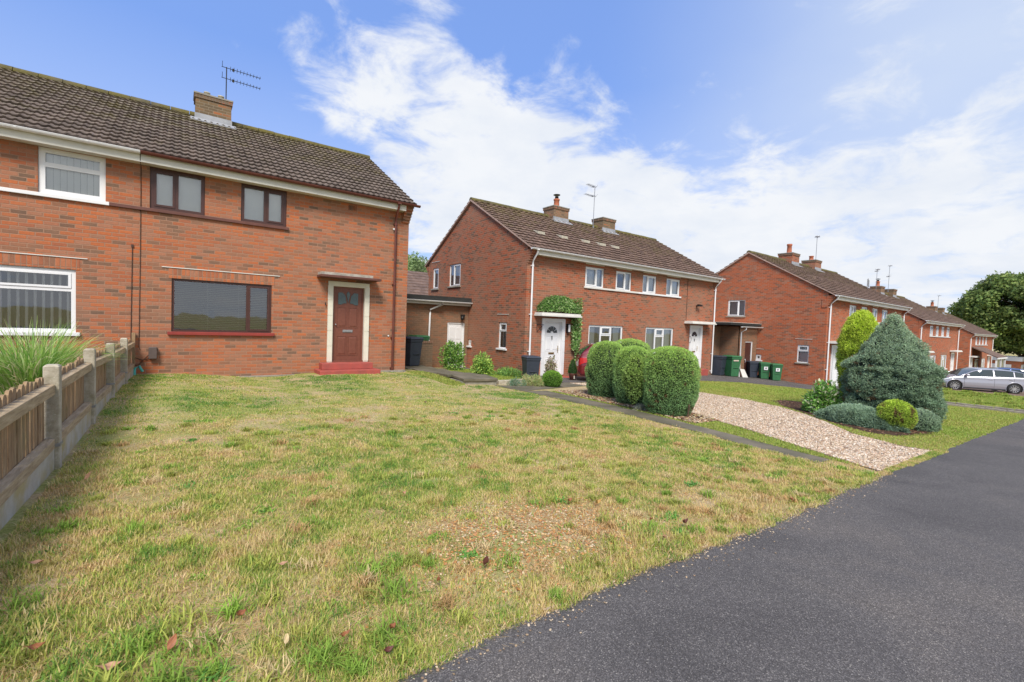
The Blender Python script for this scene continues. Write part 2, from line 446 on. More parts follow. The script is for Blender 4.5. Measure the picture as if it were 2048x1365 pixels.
def window(parent, side, u0, u1, z0, z1, mat, cells, behind='net', fw=.055, label=None, sill=None):
    """cells: list of (a,b,c,d,opening) fractions of the inside rectangle"""
    F = Fr(side); mb = MB().mat(mat)
    e = .004
    F.box(mb, u0 + e, u0 + fw, .035, .10, z0 + e, z1 - e); F.box(mb, u1 - fw, u1 - e, .035, .10, z0 + e, z1 - e)
    F.box(mb, u0 + fw, u1 - fw, .035, .10, z0 + e, z0 + fw); F.box(mb, u0 + fw, u1 - fw, .035, .10, z1 - fw, z1 - e)
    iu0, iu1, iz0, iz1 = u0 + fw, u1 - fw, z0 + fw, z1 - fw
    panes = []
    for a, b, c, d, op in cells:
        A, B = iu0 + a * (iu1 - iu0), iu0 + b * (iu1 - iu0); C, D = iz0 + c * (iz1 - iz0), iz0 + d * (iz1 - iz0)
        h = fw * .45
        if a > 0: F.box(mb, A - h, A + h, .037, .098, C, D)
        if c > 0: F.box(mb, A, B, .039, .096, C - h, C + h)
        A2 = A + (h if a > 0 else 0); B2 = B - (h if b < 1 else 0); C2 = C + (h if c > 0 else 0); D2 = D - (h if d < 1 else 0)
        if op:
            t = .042
            F.box(mb, A2, A2 + t, .022, .07, C2, D2); F.box(mb, B2 - t, B2, .022, .07, C2, D2)
            F.box(mb, A2 + t, B2 - t, .022, .07, C2, C2 + t); F.box(mb, A2 + t, B2 - t, .022, .07, D2 - t, D2)
            A2 += t; B2 -= t; C2 += t; D2 -= t
        panes.append((A2, B2, C2, D2))
    w = mb.build('window', None, parent)
    if label: w['label'] = label
    for A2, B2, C2, D2 in panes:
        g = MB(); F.quad(g, A2 - .005, B2 + .005, .062, C2 - .005, D2 + .005); g.build('pane', M['glass'], w)
    d = .16 if behind != 'verticalshut' else .11
    if behind in ('net', 'nety'):
        g = MB(); n = max(8, int((iu1 - iu0) / .03)); us = [iu0 + (iu1 - iu0) * i / n for i in range(n + 1)]
        for i in range(n):
            da, db = d + .012 * (i % 2), d + .012 * ((i + 1) % 2)
            if side == 0: g.quad((us[i], da, iz0), (us[i + 1], db, iz0), (us[i + 1], db, iz1), (us[i], da, iz1))
            else: g.quad((da, us[i + 1], iz0), (db, us[i], iz0), (db, us[i], iz1), (da, us[i + 1], iz1))
        g.build('curtain', M['net'] if side == 0 else M['nety'], w)
    elif behind == 'venetian':
        g = MB(); n = int((iz1 - iz0) / .026); d = .11
        for i in range(n):
            z = iz0 + i * (iz1 - iz0) / n; h = (iz1 - iz0) / n
            g.quad((iu0, d, z), (iu1, d, z), (iu1, d + .006, z + h + .004), (iu0, d + .006, z + h + .004))
        g.build('blind', M['blindmat'], w)
    elif behind in ('venetiandark',):
        g = MB(); n = int((iz1 - iz0) / .042)
        for i in range(n):
            z = iz0 + (i + .5) * (iz1 - iz0) / n
            g.hexa([(iu0, d, z - .011), (iu1, d, z - .011), (iu1, d + .028, z + .006), (iu0, d + .028, z + .006)],
                   [(iu0, d, z - .009), (iu1, d, z - .009), (iu1, d + .028, z + .008), (iu0, d + .028, z + .008)])
        for q in (.33, .66):
            u = iu0 + q * (iu1 - iu0); g.box(u - .003, u + .003, d - .006, d - .002, iz0, iz1)
        g.build('blind', M['blindmat' if behind == 'venetian' else 'blinddark'], w)
        if behind == 'venetian':
            g = MB(); g.quad((iu0, d + .05, iz0), (iu1, d + .05, iz0), (iu1, d + .05, iz1), (iu0, d + .05, iz1)); g.build('curtain', M['blindmat'], w)
    elif behind == 'vertical':
        g = MB(); n = int((iu1 - iu0) / .115)
        for i in range(n):
            u = iu0 + (i + .5) * (iu1 - iu0) / n
            g.hexa([(u - .018, d - .03, iz0), (u + .016, d + .012, iz0), (u + .016, d + .015, iz0), (u - .018, d - .027, iz0)],
                   [(u - .018, d - .03, iz1), (u + .016, d + .012, iz1), (u + .016, d + .015, iz1), (u - .018, d - .027, iz1)])
        g.build('blind', M['blindmat'], w)
    elif behind == 'verticalshut':
        g = MB(); n = int((iu1 - iu0) / .1)
        for i in range(n):
            u = iu0 + (i + .5) * (iu1 - iu0) / n; h = (iu1 - iu0) / n * .47
            g.quad((u - h, d, iz0), (u + h, d + .02, iz0), (u + h, d + .02, iz1), (u - h, d, iz1))
        g.build('blind', M['blindmat'], w)
    elif behind == 'drapes':
        for a, b in ((0, .22), (.8, 1)):
            g = MB().mat(M['net']); g.quad((iu0 + a * (iu1 - iu0), d, iz0), (iu0 + b * (iu1 - iu0), d, iz0), (iu0 + b * (iu1 - iu0), d, iz1), (iu0 + a * (iu1 - iu0), d, iz1)); g.build('curtain', None, w)
    return w

def front_door(parent, xa, xb, sur_mat, door_mat, style, zt=2.2, mirror=False, sw=None):
    """surround spans xa..xb, 0..zt"""
    sw = sw or .13
    mb = MB().mat(sur_mat)
    o = .035
    mb.box(xa, xa + sw, -o, .12, 0, zt); mb.box(xb - sw, xb, -o, .12, 0, zt); mb.box(xa + sw, xb - sw, -o, .12, zt - sw, zt)
    # quoin joints as fine raised blocks
    for k in range(5):
        z = .03 + k * .42
        mb.box(xa - .006, xa + sw - .012, -o - .008, .02, z, z + .405); mb.box(xb - sw + .012, xb + .006, -o - .008, .02, z, z + .405)
    mb.build('door_surround', None, parent)
    a, b, t = xa + sw, xb - sw, zt - sw
    f = MB().mat(door_mat if style == 'brown' else M['white'])
    fw = .05
    f.box(a + .002, a + fw, .06, .13, 0, t - .002); f.box(b - fw, b - .002, .06, .13, 0, t - .002); f.box(a + fw, b - fw, .06, .13, t - fw, t - .002)
    f.box(a + .002, b - .002, .0, .14, .0, .035)
    fr = f.build('door_frame', None, parent)
    a += fw; b -= fw; t -= fw
    w = b - a; h = t - .035; z0 = .035
    dm = MB().mat(door_mat); dm.box(a + .003, b - .003, .075, .12, z0, t - .003)
    def panel(u0, u1, v0, v1):
        x0, x1, y0, y1 = a + u0 * w, a + u1 * w, z0 + v0 * h, z0 + v1 * h
        r = .012
        dm.box(x0, x1, .066, .076, y0, y0 + r); dm.box(x0, x1, .066, .076, y1 - r, y1); dm.box(x0, x0 + r, .066, .076, y0 + r, y1 - r); dm.box(x1 - r, x1, .066, .076, y0 + r, y1 - r)
        dm.hexa([(x0 + .03, .0755, y0 + .03), (x1 - .03, .0755, y0 + .03), (x1 - .03, .0755, y1 - .03), (x0 + .03, .0755, y1 - .03)][::1],
                [(x0 + .055, .064, y0 + .055), (x1 - .055, .064, y0 + .055), (x1 - .055, .064, y1 - .055), (x0 + .055, .064, y1 - .055)])
    if style == 'modern':
        pass
    else:
        for u0, u1 in ((.12, .475), (.525, .88)):
            panel(u0, u1, .07, .34); panel(u0, u1, .46, .74)
    d = dm.build('front_door', None, parent)
    gl = M['obscure']
    def poly(name, pts, m, y=.07, th=.01):
        g = MB().mat(m); g.prism([(a + u * w, z0 + v * h) for u, v in pts], y - th, y, 'y'); return g.build(name, None, d)
    if style == 'brown':
        for s in (-1, 1):
            pts = [(.5 + s * .36, .78), (.5 + s * .36, .94), (.5 + s * .30, .945), (.5 + s * .2, .945), (.5 + s * .1, .90), (.5 + s * .06, .80), (.5 + s * .18, .795), (.5 + s * .24, .78)]
            poly('door_glass', pts, gl)
        pts = [(.5, .80), (.46, .88), (.43, .93), (.5, .965), (.57, .93), (.54, .88)]
        poly('door_glass', pts, gl)
    elif style == 'fan':
        n = 5
        for k in range(n):
            t0 = PI * (k + .09) / n; t1 = PI * (k + .91) / n; pts = []
            for q in range(5):
                t_ = t0 + (t1 - t0) * q / 4; pts.append((.5 + .33 * math.cos(t_), .81 + .33 * w / h * math.sin(t_)))
            for q in range(3):
                t_ = t1 + (t0 - t1) * q / 2; pts.append((.5 + .1 * math.cos(t_), .81 + .1 * w / h * math.sin(t_)))
            poly('door_glass', pts, M['obscure2'])
    elif style == 'modern':
        poly('door_glass', [(.12, .08), (.36, .08), (.36, .95), (.12, .95)], M['obscure2'])
    if style != 'modern':
        g = MB().mat(M['brass'] if style != 'brown' else M['grey'])
        g.box(a + .32 * w, a + .68 * w, .058, .066, z0 + .395 * h, z0 + .43 * h); g.box(a + .36 * w, a + .64 * w, .052, .058, z0 + .403 * h, z0 + .422 * h)
        g.build('letter_slot', None, d, .002)
    g = MB().mat(M['brass'] if style == 'fan' else M['grey'])
    hx = a + (.92 if not mirror else .08) * w; s = -1 if not mirror else 1
    if style == 'brown':
        g.lathe([(.0, -.055), (.018, -.05), (.022, -.035), (.01, -.02), (.012, 0)], (a + .06 * w, .068, z0 + .5 * h), 12, 'y')
    else:
        g.box(hx - .014, hx + .014, .062, .07, z0 + .42 * h, z0 + .56 * h)
        g.tube([(hx, .065, z0 + .5 * h), (hx, .03, z0 + .5 * h), (hx + s * .1, .03, z0 + .5 * h)], .008, 8)
    g.build('handle', None, d)
    if style == 'fan':
        g = MB().mat(M['black']); g.tube([(a + .5 * w, .055, z0 + .73 * h), (a + .5 * w, .05, z0 + .68 * h)], .016, 8); g.box(a + .47 * w, a + .53 * w, .05, .066, z0 + .735 * h, z0 + .75 * h); g.build('knocker', None, d)
    return d

def simple_glass(name, c, r=.15):
    m, nt, bs = new_mat(name); bs.inputs['Base Color'].default_value = (*c, 1); bs.inputs['Roughness'].default_value = r; bs.inputs['Specular IOR Level'].default_value = .6
    n = noise_(nt, objco(nt), 60, 3); bump(nt, n, bs, .25, .004); return m
M['obscure'] = simple_glass('obscured_blue_green_glass', (.05, .085, .09), .12)
M['obscure2'] = simple_glass('obscured_dark_glass', (.03, .035, .045), .12)

def gutter(parent, x0, x1, mat, name='gutter', z=EAVE_Z - .02, y=EAVE_Y - .045, r=.056):
    mb = MB().mat(mat); mb.smooth = True
    n = 9; xs = [x0, x1]
    for rr, fl in ((r, False), (r - .006, True)):
        ring = [(y + rr * math.cos(PI + PI * k / (n - 1)), z + rr * math.sin(PI + PI * k / (n - 1))) for k in range(n)]
        n0 = len(mb.v)
        mb.v += [(x, a, b) for x in xs for a, b in ring]
        for k in range(n - 1):
            f = (n0 + k, n0 + k + 1, n0 + n + k + 1, n0 + n + k)
            mb.f.append(f[::-1] if fl else f); mb.m.append(mb.cur); mb.sm.append(True)
    mb.smooth = False
    for xx in xs: mb.prism([(y + r * math.cos(PI + PI * k / (n - 1)), z + r * math.sin(PI + PI * k / (n - 1))) for k in range(n)], xx - .004, xx + .004, 'x')
    mb.box(x0, x1, y - r - .003, y - r + .006, z - .004, z + .006)
    o = mb.build(name, None, parent)
    # brackets
    k = x0 + .5
    while k < x1 - .2:
        rr = r + .005; b = MB().mat(mat)
        b.prism([(y + rr * math.cos(PI + PI * q / (n - 1)), z + rr * math.sin(PI + PI * q / (n - 1))) for q in range(n)], k - .02, k + .02, 'x')
        b.build('gutter_bracket', None, o); k += 1.0
    return o

def downpipe(parent, x, mat, zb, z=EAVE_Z - .07, y=EAVE_Y - .045, x2=None):
    x2 = x if x2 is None else x2
    mb = MB().mat(mat)
    mb.tube([(x, y, z + .02), (x, y, z - .08), (x2, -.075, z - .34), (x2, -.075, z - .5), (x2, -.075, zb)], .034, 10)
    for q in (z - .55, z - 2.3, zb + 1.0, zb + .1):
        mb.box(x2 - .055, x2 + .055, -.06, -.002, q, q + .035)
        mb.tube([(x2, -.075, q - .01), (x2, -.075, q + .05)], .041, 10)
    mb.box(x - .05, x + .05, y - .05, y + .05, z - .01, z + .035)
    return mb.build('downpipe', None, parent)

def chimney(parent, xc, yc, w, d, ztop, mat, pots, lead=True, flue=None):
    mb = MB().mat(mat)
    zb = roof_z(yc - d / 2) - .25
    mb.box(xc - w / 2, xc + w / 2, yc - d / 2, yc + d / 2, zb, ztop - .15)
    mb.mat(M['soldCh']); mb.box(xc - w / 2 - .03, xc + w / 2 + .03, yc - d / 2 - .03, yc + d / 2 + .03, ztop - .15, ztop - .04)
    mb.mat(M['concrete']); mb.box(xc - w / 2 - .045, xc + w / 2 + .045, yc - d / 2 - .045, yc + d / 2 + .045, ztop - .04, ztop)
    c = mb.build('chimney', None, parent)
    if lead:
        g = MB().mat(M['lead'])
        zf = roof_z(yc - d / 2)
        g.box(xc - w / 2 - .02, xc + w / 2 + .02, yc - d / 2 - .012, yc - d / 2 + .01, zf - .03, zf + .2)
        g.hexa([(xc - w / 2 - .12, yc - d / 2 - .22, roof_z(yc - d / 2 - .22) + .03), (xc + w / 2 + .12, yc - d / 2 - .22, roof_z(yc - d / 2 - .22) + .03), (xc + w / 2 + .12, yc - d / 2, zf + .03), (xc - w / 2 - .12, yc - d / 2, zf + .03)],
               [(xc - w / 2 - .12, yc - d / 2 - .22, roof_z(yc - d / 2 - .22) + .055), (xc + w / 2 + .12, yc - d / 2 - .22, roof_z(yc - d / 2 - .22) + .055), (xc + w / 2 + .12, yc - d / 2, zf + .06), (xc - w / 2 - .12, yc - d / 2, zf + .06)])
        g.build('flashing', None, c)
    for dx, r, h, m, kind in pots:
        g = MB().mat(m)
        g.lathe([(r * 1.15, 0), (r * 1.1, .05), (r * .95, .08), (r * .85, h * .8), (r * 1.0, h * .84), (r * 1.02, h), (r * .7, h), (r * .68, h - .1)], (xc + dx, yc, ztop - .02), 14)
        p = g.build('chimney_pot', None, c)
        if kind == 'cowl':
            g = MB().mat(M['black']); g.lathe([(r * .6, h - .05), (r * .6, h + .1), (r * .62, h + .1)], (xc + dx, yc, ztop), 12)
            for q in range(4): g.tube([(xc + dx + r * .55 * math.cos(q * PI / 2), yc + r * .55 * math.sin(q * PI / 2), ztop + h + .08), (xc + dx + r * .55 * math.cos(q * PI / 2), yc + r * .55 * math.sin(q * PI / 2), ztop + h + .2)], .008, 5)
            g.lathe([(0, h + .24), (r * 1.0, h + .2), (r * 1.15, h + .19), (r * 1.1, h + .17), (0, h + .18)], (xc + dx, yc, ztop), 14)
            g.build('cowl', None, p)
    return c
M['soldCh'] = brick_mat('chimney_cap_brick', [(0, (.16, .10, .065)), (.7, (.22, .13, .08)), (1, (.36, .13, .08))], (.22, .18, .14), True, .3, (.15, .13, .08), fleck=0)
M['potbuff'] = simple('buff_chimney_pot', (.50, .46, .36), .8, .2, 9, .2)
M['potred'] = simple('red_chimney_pot', (.50, .16, .08), .8, .2, 9, .2)

def tv_aerial(parent, x, y, z0, h, booms, mat, n=9, ln=1.0):
    """booms: list of (height below the top, direction angle)"""
    mb = MB().mat(mat)
    mb.tube([(x, y, z0), (x + .01, y, z0 + h)], .016, 6)
    for dz, ang, L in booms:
        d = Vector((math.cos(ang), math.sin(ang), -.03)); z = z0 + h - dz
        p0 = Vector((x, y, z)); mb.tube([p0 - d * .12, p0 + d * L], .010, 5)
        s = Vector((-d.y, d.x, 0))
        for k in range(n):
            q = p0 + d * (L * (.12 + .86 * k / (n - 1))); w = .16 - .05 * k / (n - 1)
            mb.tube([q - s * w, q + s * w], .0065, 4)
        q = p0 + d * L * .2; mb.box(q.x - .03, q.x + .03, q.y - .03, q.y + .03, q.z - .04, q.z + .02)
        for w in (-1, 1):
            q2 = p0 - d * .1; mb.tube([q2, q2 + s * .12 * w + Vector((0, 0, .12))], .006, 4)
    mb.box(x - .03, x + .03, y - .03, y + .03, z0 - .02, z0 + .1)
    return mb.build('tv_aerial', None, parent)

def build_house(name, label, X0, Y0, Fz, W, S):
    """S: spec dictionary"""
    H = thing(name, label, 'house', (X0, Y0, Fz), 0, 'brick semi-detached houses along the street')
    bm_ = S['brick']
    ops = [w['r'] for w in S['windows']] + [d['r'] for d in S['doors']]
    gops = [g['r'] for g in S.get('gable', [])]
    mb = MB().mat(bm_)
    zb = -1.3
    wall_cells(mb, 0, W, zb, EZ + .3, ops, lambda u, z, d: (u, d, z), .16)
    wall_cells(mb, 0, DEP, zb, EZ + .3, gops, lambda u, z, d: (d, u, z), .16, flip=True)
    wall_cells(mb, 0, DEP, zb, EZ + .3, [], lambda u, z, d: (W - d, u, z), .16)
    mb.quad((W, DEP, zb), (0, DEP, zb), (0, DEP, EZ + .3), (W, DEP, EZ + .3))
    zt = EZ + .3; ap = roof_z(DEP / 2) - .03
    ye = (zt - EAVE_Z) / TAN + EAVE_Y + .05
    mb.quad((0, 0, zt), (0, DEP / 2, ap), (0, DEP, zt)); mb.quad((W, DEP, zt), (W, DEP / 2, ap), (W, 0, zt))
    # corbelled kneelers at the feet of the gables
    for side in (0, 1):
        for yy in (0, 1):
            for k in range(6):
                z0 = 4.12 + k * .08; dy = .050 * (k + 1); z1 = z0 + .077
                if z1 > EAVE_Z - .01: z1 = EAVE_Z - .01
                xa = (-.004 - .004 * k, .22) if side == 0 else (W - .22, W + .004 + .004 * k)
                if yy == 0: mb.box(xa[0], xa[1], -dy, .06, z0, z1)
                else: mb.box(xa[0], xa[1], DEP - .06, DEP + dy, z0, z1)
    mb.build('wall', None, H)
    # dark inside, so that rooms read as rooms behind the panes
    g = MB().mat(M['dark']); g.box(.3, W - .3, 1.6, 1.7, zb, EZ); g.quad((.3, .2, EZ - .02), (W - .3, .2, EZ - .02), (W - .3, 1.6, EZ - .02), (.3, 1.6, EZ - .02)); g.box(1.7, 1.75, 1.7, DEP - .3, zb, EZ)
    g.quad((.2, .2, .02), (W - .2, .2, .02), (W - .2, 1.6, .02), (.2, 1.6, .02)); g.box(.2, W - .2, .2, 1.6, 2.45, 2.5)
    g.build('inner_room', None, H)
    # band course bricks (soldiers) and drip strips over windows
    for w in S['windows'] + S.get('gable', []):
        x0, x1, z0, z1 = w['r']; fr = w in S['windows']
        if w.get('lintel'):
            sb = MB().mat(S['sold'])
            if fr: sb.box(x0 - .06, x1 + .06, -.006, .10, z1, z1 + .225)
            else: sb.box(-.006, .10, x0 - .06, x1 + .06, z1, z1 + .225)
            sb.build('brick_lintel', None, H)
        if w.get('strip'):
            sb = MB().mat(M['whitew'])
            if fr: sb.box(x0 - .18, x1 + .18, -.022, -.006, z1 + .235, z1 + .252)
            else: sb.box(-.022, -.006, x0 - .12, x1 + .12, z1 + .3, z1 + .318)
            sb.build('drip_strip', None, H)
    # windows
    for w in S['windows']:
        window(H, 0, *w['r'], w.get('mat', M['white']), w['cells'], w.get('behind', 'net'), w.get('fw', .055), w.get('label'))
        if w.get('sill'):
            x0, x1, z0, z1 = w['r']
            g = MB().mat(w['sill']); g.box(x0 - .07, x1 + .07, -.07, .036, z0 - .07, z0 + .003); g.build('sill', None, H, .006)
    for w in S.get('gable', []):
        window(H, 1, *w['r'], w.get('mat', M['white']), w['cells'], w.get('behind', 'nety'), .045)
        if w.get('sill'):
            x0, x1, z0, z1 = w['r']
            g = MB().mat(w['sill']); g.box(-.06, .036, x0 - .07, x1 + .07, z0 - .06, z0 + .003); g.build('sill', None, H, .005)
    for x0, x1, mt in S['bands']:
        g = MB().mat(mt); g.box(x0, x1, -.055, .036, 3.425, 3.495); g.build('sill_band', None, H, .005)
    for x0, x1, mt in S.get('heads', []):
        g = MB().mat(mt); g.box(x0, x1, -.012, .1, 4.38, 4.44); g.build('window_head', None, H)
    # doors
    for d in S['doors']:
        x0, x1, z0, z1 = d['r']
        front_door(H, x0, x1, d['sur'], d['mat'], d['style'], z1, d.get('mirror', False), d.get('sw'))
        cx0, cx1 = d['can']
        g = MB().mat(d.get('canm', M['whitew'])); g.box(cx0, cx1, -.44, .0, z1 + .13, z1 + .2); 
        g.box(cx0 - .03, cx1 + .03, -.48, .0, z1 + .07, z1 + .13) if not d.get('canb') else g.mat(d['canb']).box(cx0 - .02, cx1 + .22, -.50, .0, z1 + .07, z1 + .13)
        g.build('door_canopy', None, H, .006)
        for sp in d.get('steps', []):
            g = MB().mat(M['redstep']); g.box(*sp); g.build('doorstep', None, H, .012)
    # eaves
    g = MB().mat(M['fascia']); fx0, fx1 = .22, W - .22
    g.box(fx0, fx1, -.30, -.28, 4.40, 4.60); g.box(fx0, fx1, -.28, .0, 4.415, 4.43)
    g.build('fascia', None, H)
    g = MB().mat(M['fascia']); g.box(fx0, fx1, DEP + .28, DEP + .30, 4.40, 4.60); g.box(fx0, fx1, DEP, DEP + .28, 4.415, 4.43); g.build('fascia', None, H)
    for x0, x1, mt in S['gutters']: gutter(H, x0, x1, mt)
    for x, x2, mt, zb_ in S['pipes']: downpipe(H, x, mt, zb_, x2=x2)
    # roof
    rows = S.get('rows', 16); vo = .09
    rb = MB().mat(S['roof'])
    tile_slope(rb, -vo, W + vo, rows, True, S.get('per', .15), S.get('res', 6), S.get('amp', .013), S.get('seed', 1))
    tile_slope(rb, -vo, W + vo, rows, False, .4, 2, .01, 5)
    zr = EAVE_Z; yr = DEP / 2; zp = roof_z(yr)
    # slab below the tiles, closed at the verges
    rb.mat(S['verge'])
    for sgn in (0, 1):
        ya, yb = (EAVE_Y + .02, yr) if sgn == 0 else (DEP - EAVE_Y - .02, yr)
        za = EAVE_Z + .012
        p = [(ya, za + .004), (ya, za - .05), (yb, zp - .06), (yb, zp + .012)]
        rb.prism(p, -vo - .006, W + vo + .006, 'x')
    R_ = rb.build('roof', None, H)
    rg = MB().mat(M['ridge']); nseg = int((W + .2) / .45)
    for k in range(nseg):
        xa = -vo + k * (W + 2 * vo) / nseg; xb = xa + (W + 2 * vo) / nseg - .012
        pr = []
        jz = random.uniform(-.006, .006)
        for q in range(9):
            t = PI * q / 8; pr.append((yr + .125 * math.cos(t), zp - .02 + jz + .125 * math.sin(t)))
        pr += [(yr - .10, zp - .05), (yr + .10, zp - .05)]
        rg.prism(pr, xa, xb, 'x')
    rg.build('ridge_tiles', None, R_)
    for c in S.get('chimneys', []): chimney(R_, *c)
    for v in S.get('vents', []):
        x, y, mt = v
        g = MB().mat(mt); z = roof_z(y)
        g.hexa([(x - .19, y - .16, roof_z(y - .16) + .05), (x + .19, y - .16, roof_z(y - .16) + .05), (x + .17, y + .2, roof_z(y + .2) + .02), (x - .17, y + .2, roof_z(y + .2) + .02)],
               [(x - .17, y - .15, roof_z(y - .12) + .14), (x + .17, y - .15, roof_z(y - .12) + .14), (x + .14, y + .2, roof_z(y + .2) + .04), (x - .14, y + .2, roof_z(y + .2) + .04)])
        g.build('roof_vent', None, R_)
    return H
# ---------------------------------------------------------------- house specifications
two_r = [(0, .47, 0, 1, True), (.47, 1, 0, 1, False)]
two_l = [(0, .53, 0, 1, False), (.53, 1, 0, 1, True)]
big_l = [(0, .64, 0, 1, True), (.64, 1, 0, 1, False)]
big_r = [(0, .36, 0, 1, False), (.36, 1, 0, 1, True)]
three = [(0, .34, 0, 1, False), (.34, .66, 0, .68, False), (.34, .66, .68, 1, True), (.66, 1, 0, 1, False)]
one = [(0, 1, 0, 1, True)]
topl = [(0, 1, 0, .68, False), (0, 1, .68, 1, True)]

M['canopy'] = simple('weathered_canopy_slab', (.50, .46, .39), .9, .25, 7, .4, .2)
specA = dict(brick=M['brickA'], sold=M['soldA'], roof=M['roofA'], verge=M['concrete'], rows=16, seed=3,
    windows=[
        dict(r=(6.37, 7.38, 3.495, 4.415), mat=M['brown'], cells=two_r, behind='venetian', fw=.075, label='dark brown bedroom window with its narrow casement on the left'),
        dict(r=(8.11, 9.12, 3.495, 4.415), mat=M['brown'], cells=two_l, behind='venetian', fw=.075, label='dark brown bedroom window with its narrow casement on the right'),
        dict(r=(6.77, 8.81, .77, 1.99), mat=M['brown'], cells=[(0, .75, 0, 1, False), (.75, 1, 0, 1, True)], behind='venetiandark', fw=.05, sill=M['redsill'], lintel=1, strip=1, label='wide brown living room window with venetian blind'),
        dict(r=(4.63, 5.64, 3.495, 4.415), mat=M['white'], cells=[(0, 1, 0, .68, False), (0, 1, .68, 1, False)], behind='verticalshut', fw=.10, label='white bedroom window with vertical blinds'),
        dict(r=(2.9, 3.9, 3.495, 4.415), mat=M['white'], cells=topl, behind='verticalshut', fw=.1),
        dict(r=(3.1, 5.18, .72, 2.02), mat=M['white'], cells=[(0, .4, 0, 1, False), (.4, 1, 0, .70, False), (.4, 1, .70, 1, True)], behind='vertical', fw=.075, sill=M['white'], lintel=1, strip=1, label='white living room window with vertical blinds'),
    ],
    doors=[dict(r=(10.18, 11.30, 0, 2.22), sur=M['cream'], mat=M['doorbrown'], style='brown', can=(9.90, 11.26), canm=M['canopy'], canb=M['brownband'],
                steps=[(9.86, 11.46, -.66, -.002, -.60, -.17), (9.98, 11.34, -.36, -.004, -.169, -.004)]),
           dict(r=(1.1, 2.2, 0, 2.22), sur=M['white'], mat=M['white'], style='fan', can=(.9, 2.4), steps=[(.8, 2.5, -.5, -.002, -.6, -.1)])],
    bands=[(1.8, 5.70, M['white']), (5.70, 9.17, M['brownband'])],
    gutters=[(-.1, 6.22, M['white']), (6.23, 12.62, M['brownpipe'])],
    pipes=[(11.98, 12.02, M['brownpipe'], -.32), (.3, .3, M['white'], -.32)],
    chimneys=[(7.71, 3.95, .9, .62, 7.70, M['brickCh'], [(-.16, .085, .20, M['potbuff'], ''), (.2, .085, .20, M['potbuff'], '')])])

def specB(**k):
    s = dict(brick=M['brickB'], sold=M['soldB'], roof=M['roofB'], verge=M['vergepink'], rows=16, per=.3, res=5, amp=.012, seed=8,
        windows=[
            dict(r=(2.94, 4.01, 3.495, 4.29), cells=big_l, behind='net'), dict(r=(4.75, 5.75, 3.495, 4.29), cells=big_l, behind='drapes'),
            dict(r=(6.53, 7.50, 3.495, 4.29), cells=big_r, behind='net'), dict(r=(8.26, 9.33, 3.495, 4.29), cells=big_r, behind='net'),
            dict(r=(3.26, 5.34, .80, 1.97), cells=three, behind='drapes', fw=.075, lintel=1, sill=M['white']), dict(r=(6.9, 8.98, .80, 1.97), cells=three, fw=.075, behind='net', lintel=1, sill=M['white'])],
        heads=[(2.94, 4.01, M['fascia']), (4.75, 5.75, M['fascia']), (6.53, 7.5, M['fascia']), (8.26, 9.33, M['fascia'])],
        gable=[dict(r=(4.82, 5.86, 3.5, 4.5), cells=big_l, sill=M['concrete'], lintel=1), dict(r=(6.94, 7.54, 3.45, 4.45), cells=one, sill=M['concrete'], strip=1),
               dict(r=(1.14, 1.67, .93, 1.94), cells=topl, sill=M['white'], lintel=1, strip=1), dict(r=(3.71, 3.97, .88, 1.16), cells=one, sill=M['white'])],
        doors=[dict(r=(.79, 1.93, 0, 2.15), sur=M['white'], mat=M['white'], style='fan', can=(.42, 2.36), steps=[(.6, 2.1, -.55, -.002, -.5, -.05)]),
               dict(r=(10.33, 11.40, 0, 2.15), sur=M['white'], mat=M['white'], style='fan', can=(9.85, 11.9), steps=[(10.2, 11.5, -.4, -.002, -.6, -.03)])],
        bands=[(2.88, 6.2, M['whitew']), (6.2, 9.4, M['white'])],
        gutters=[(-.12, 12.62, M['white'])], pipes=[(.16, .2, M['white'], -.1), (12.3, 12.36, M['white'], -.3)],
        chimneys=[(4.72, 3.95, .95, .75, 7.60, M['brickCh'], [(0, .15, .45, M['potred'], 'cowl')]), (8.1, 3.95, .95, .75, 7.60, M['brickCh'], [])],
        vents=[(x, 1.25, M['potbuff'] if i < 5 else M['roofB']) for i, x in enumerate((1.5, 2.75, 4.05, 5.05, 5.95, 7.05, 7.95, 9.0, 10.1, 11.1))])
    s.update(k); return s
M['vergepink'] = simple('mortar_verge', (.52, .36, .29), .9, .15, 7, .2)

HA = build_house('house', 'nearest orange brick semi-detached house with brown front door and dark brown windows', -6.9, 13.0, -1.25, 12.45, specA)
HB = build_house('house', 'second brick semi-detached house from the left with two white front doors and ivy porch', 10.1, 13.0, -1.91, 12.5, specB())
sC = specB(brick=M['brickC'], seed=12, res=4,
    gable=[dict(r=(4.07, 5.08, 3.53, 4.45), cells=big_r, sill=M['concrete'], lintel=1), dict(r=(.71, 1.25, 1.17, 2.08), cells=topl, sill=M['concrete'], lintel=1, strip=1),
           dict(r=(3.03, 3.34, 1.12, 1.43), cells=one, sill=M['white'], strip=1)],
    chimneys=[(4.8, 3.95, 1.0, .8, 7.60, M['brickB'], [(0, .15, .62, M['potred'], '')]), (8.2, 3.95, .95, .8, 7.55, M['brickB'], [(-.1, .14, .32, M['potred'], '')])],
    vents=[(x, 1.6, M['roofB']) for x in (2.1, 3.1, 4.1, 5.1)])
sC['doors'][0].update(style='modern'); sC['doors'][1].update(style='modern')
HC = build_house('house', 'bright red brick semi-detached house behind the tall conifers', 25.85, 9.0, -2.63, 12.5, sC)
simp = dict(rows=16, res=3, vents=[])
HD = build_house('house', 'brick semi-detached house directly behind the silver car', 43.8, 9.3, -3.25, 12.5, specB(brick=M['brickC'], seed=20, gable=[], **simp))
HE = build_house('house', 'farthest brick semi-detached house with tiled lean-to porch beside the big round tree', 64.0, 9.7, -3.9, 12.5, specB(brick=M['brickC'], seed=21, gable=[], **simp))

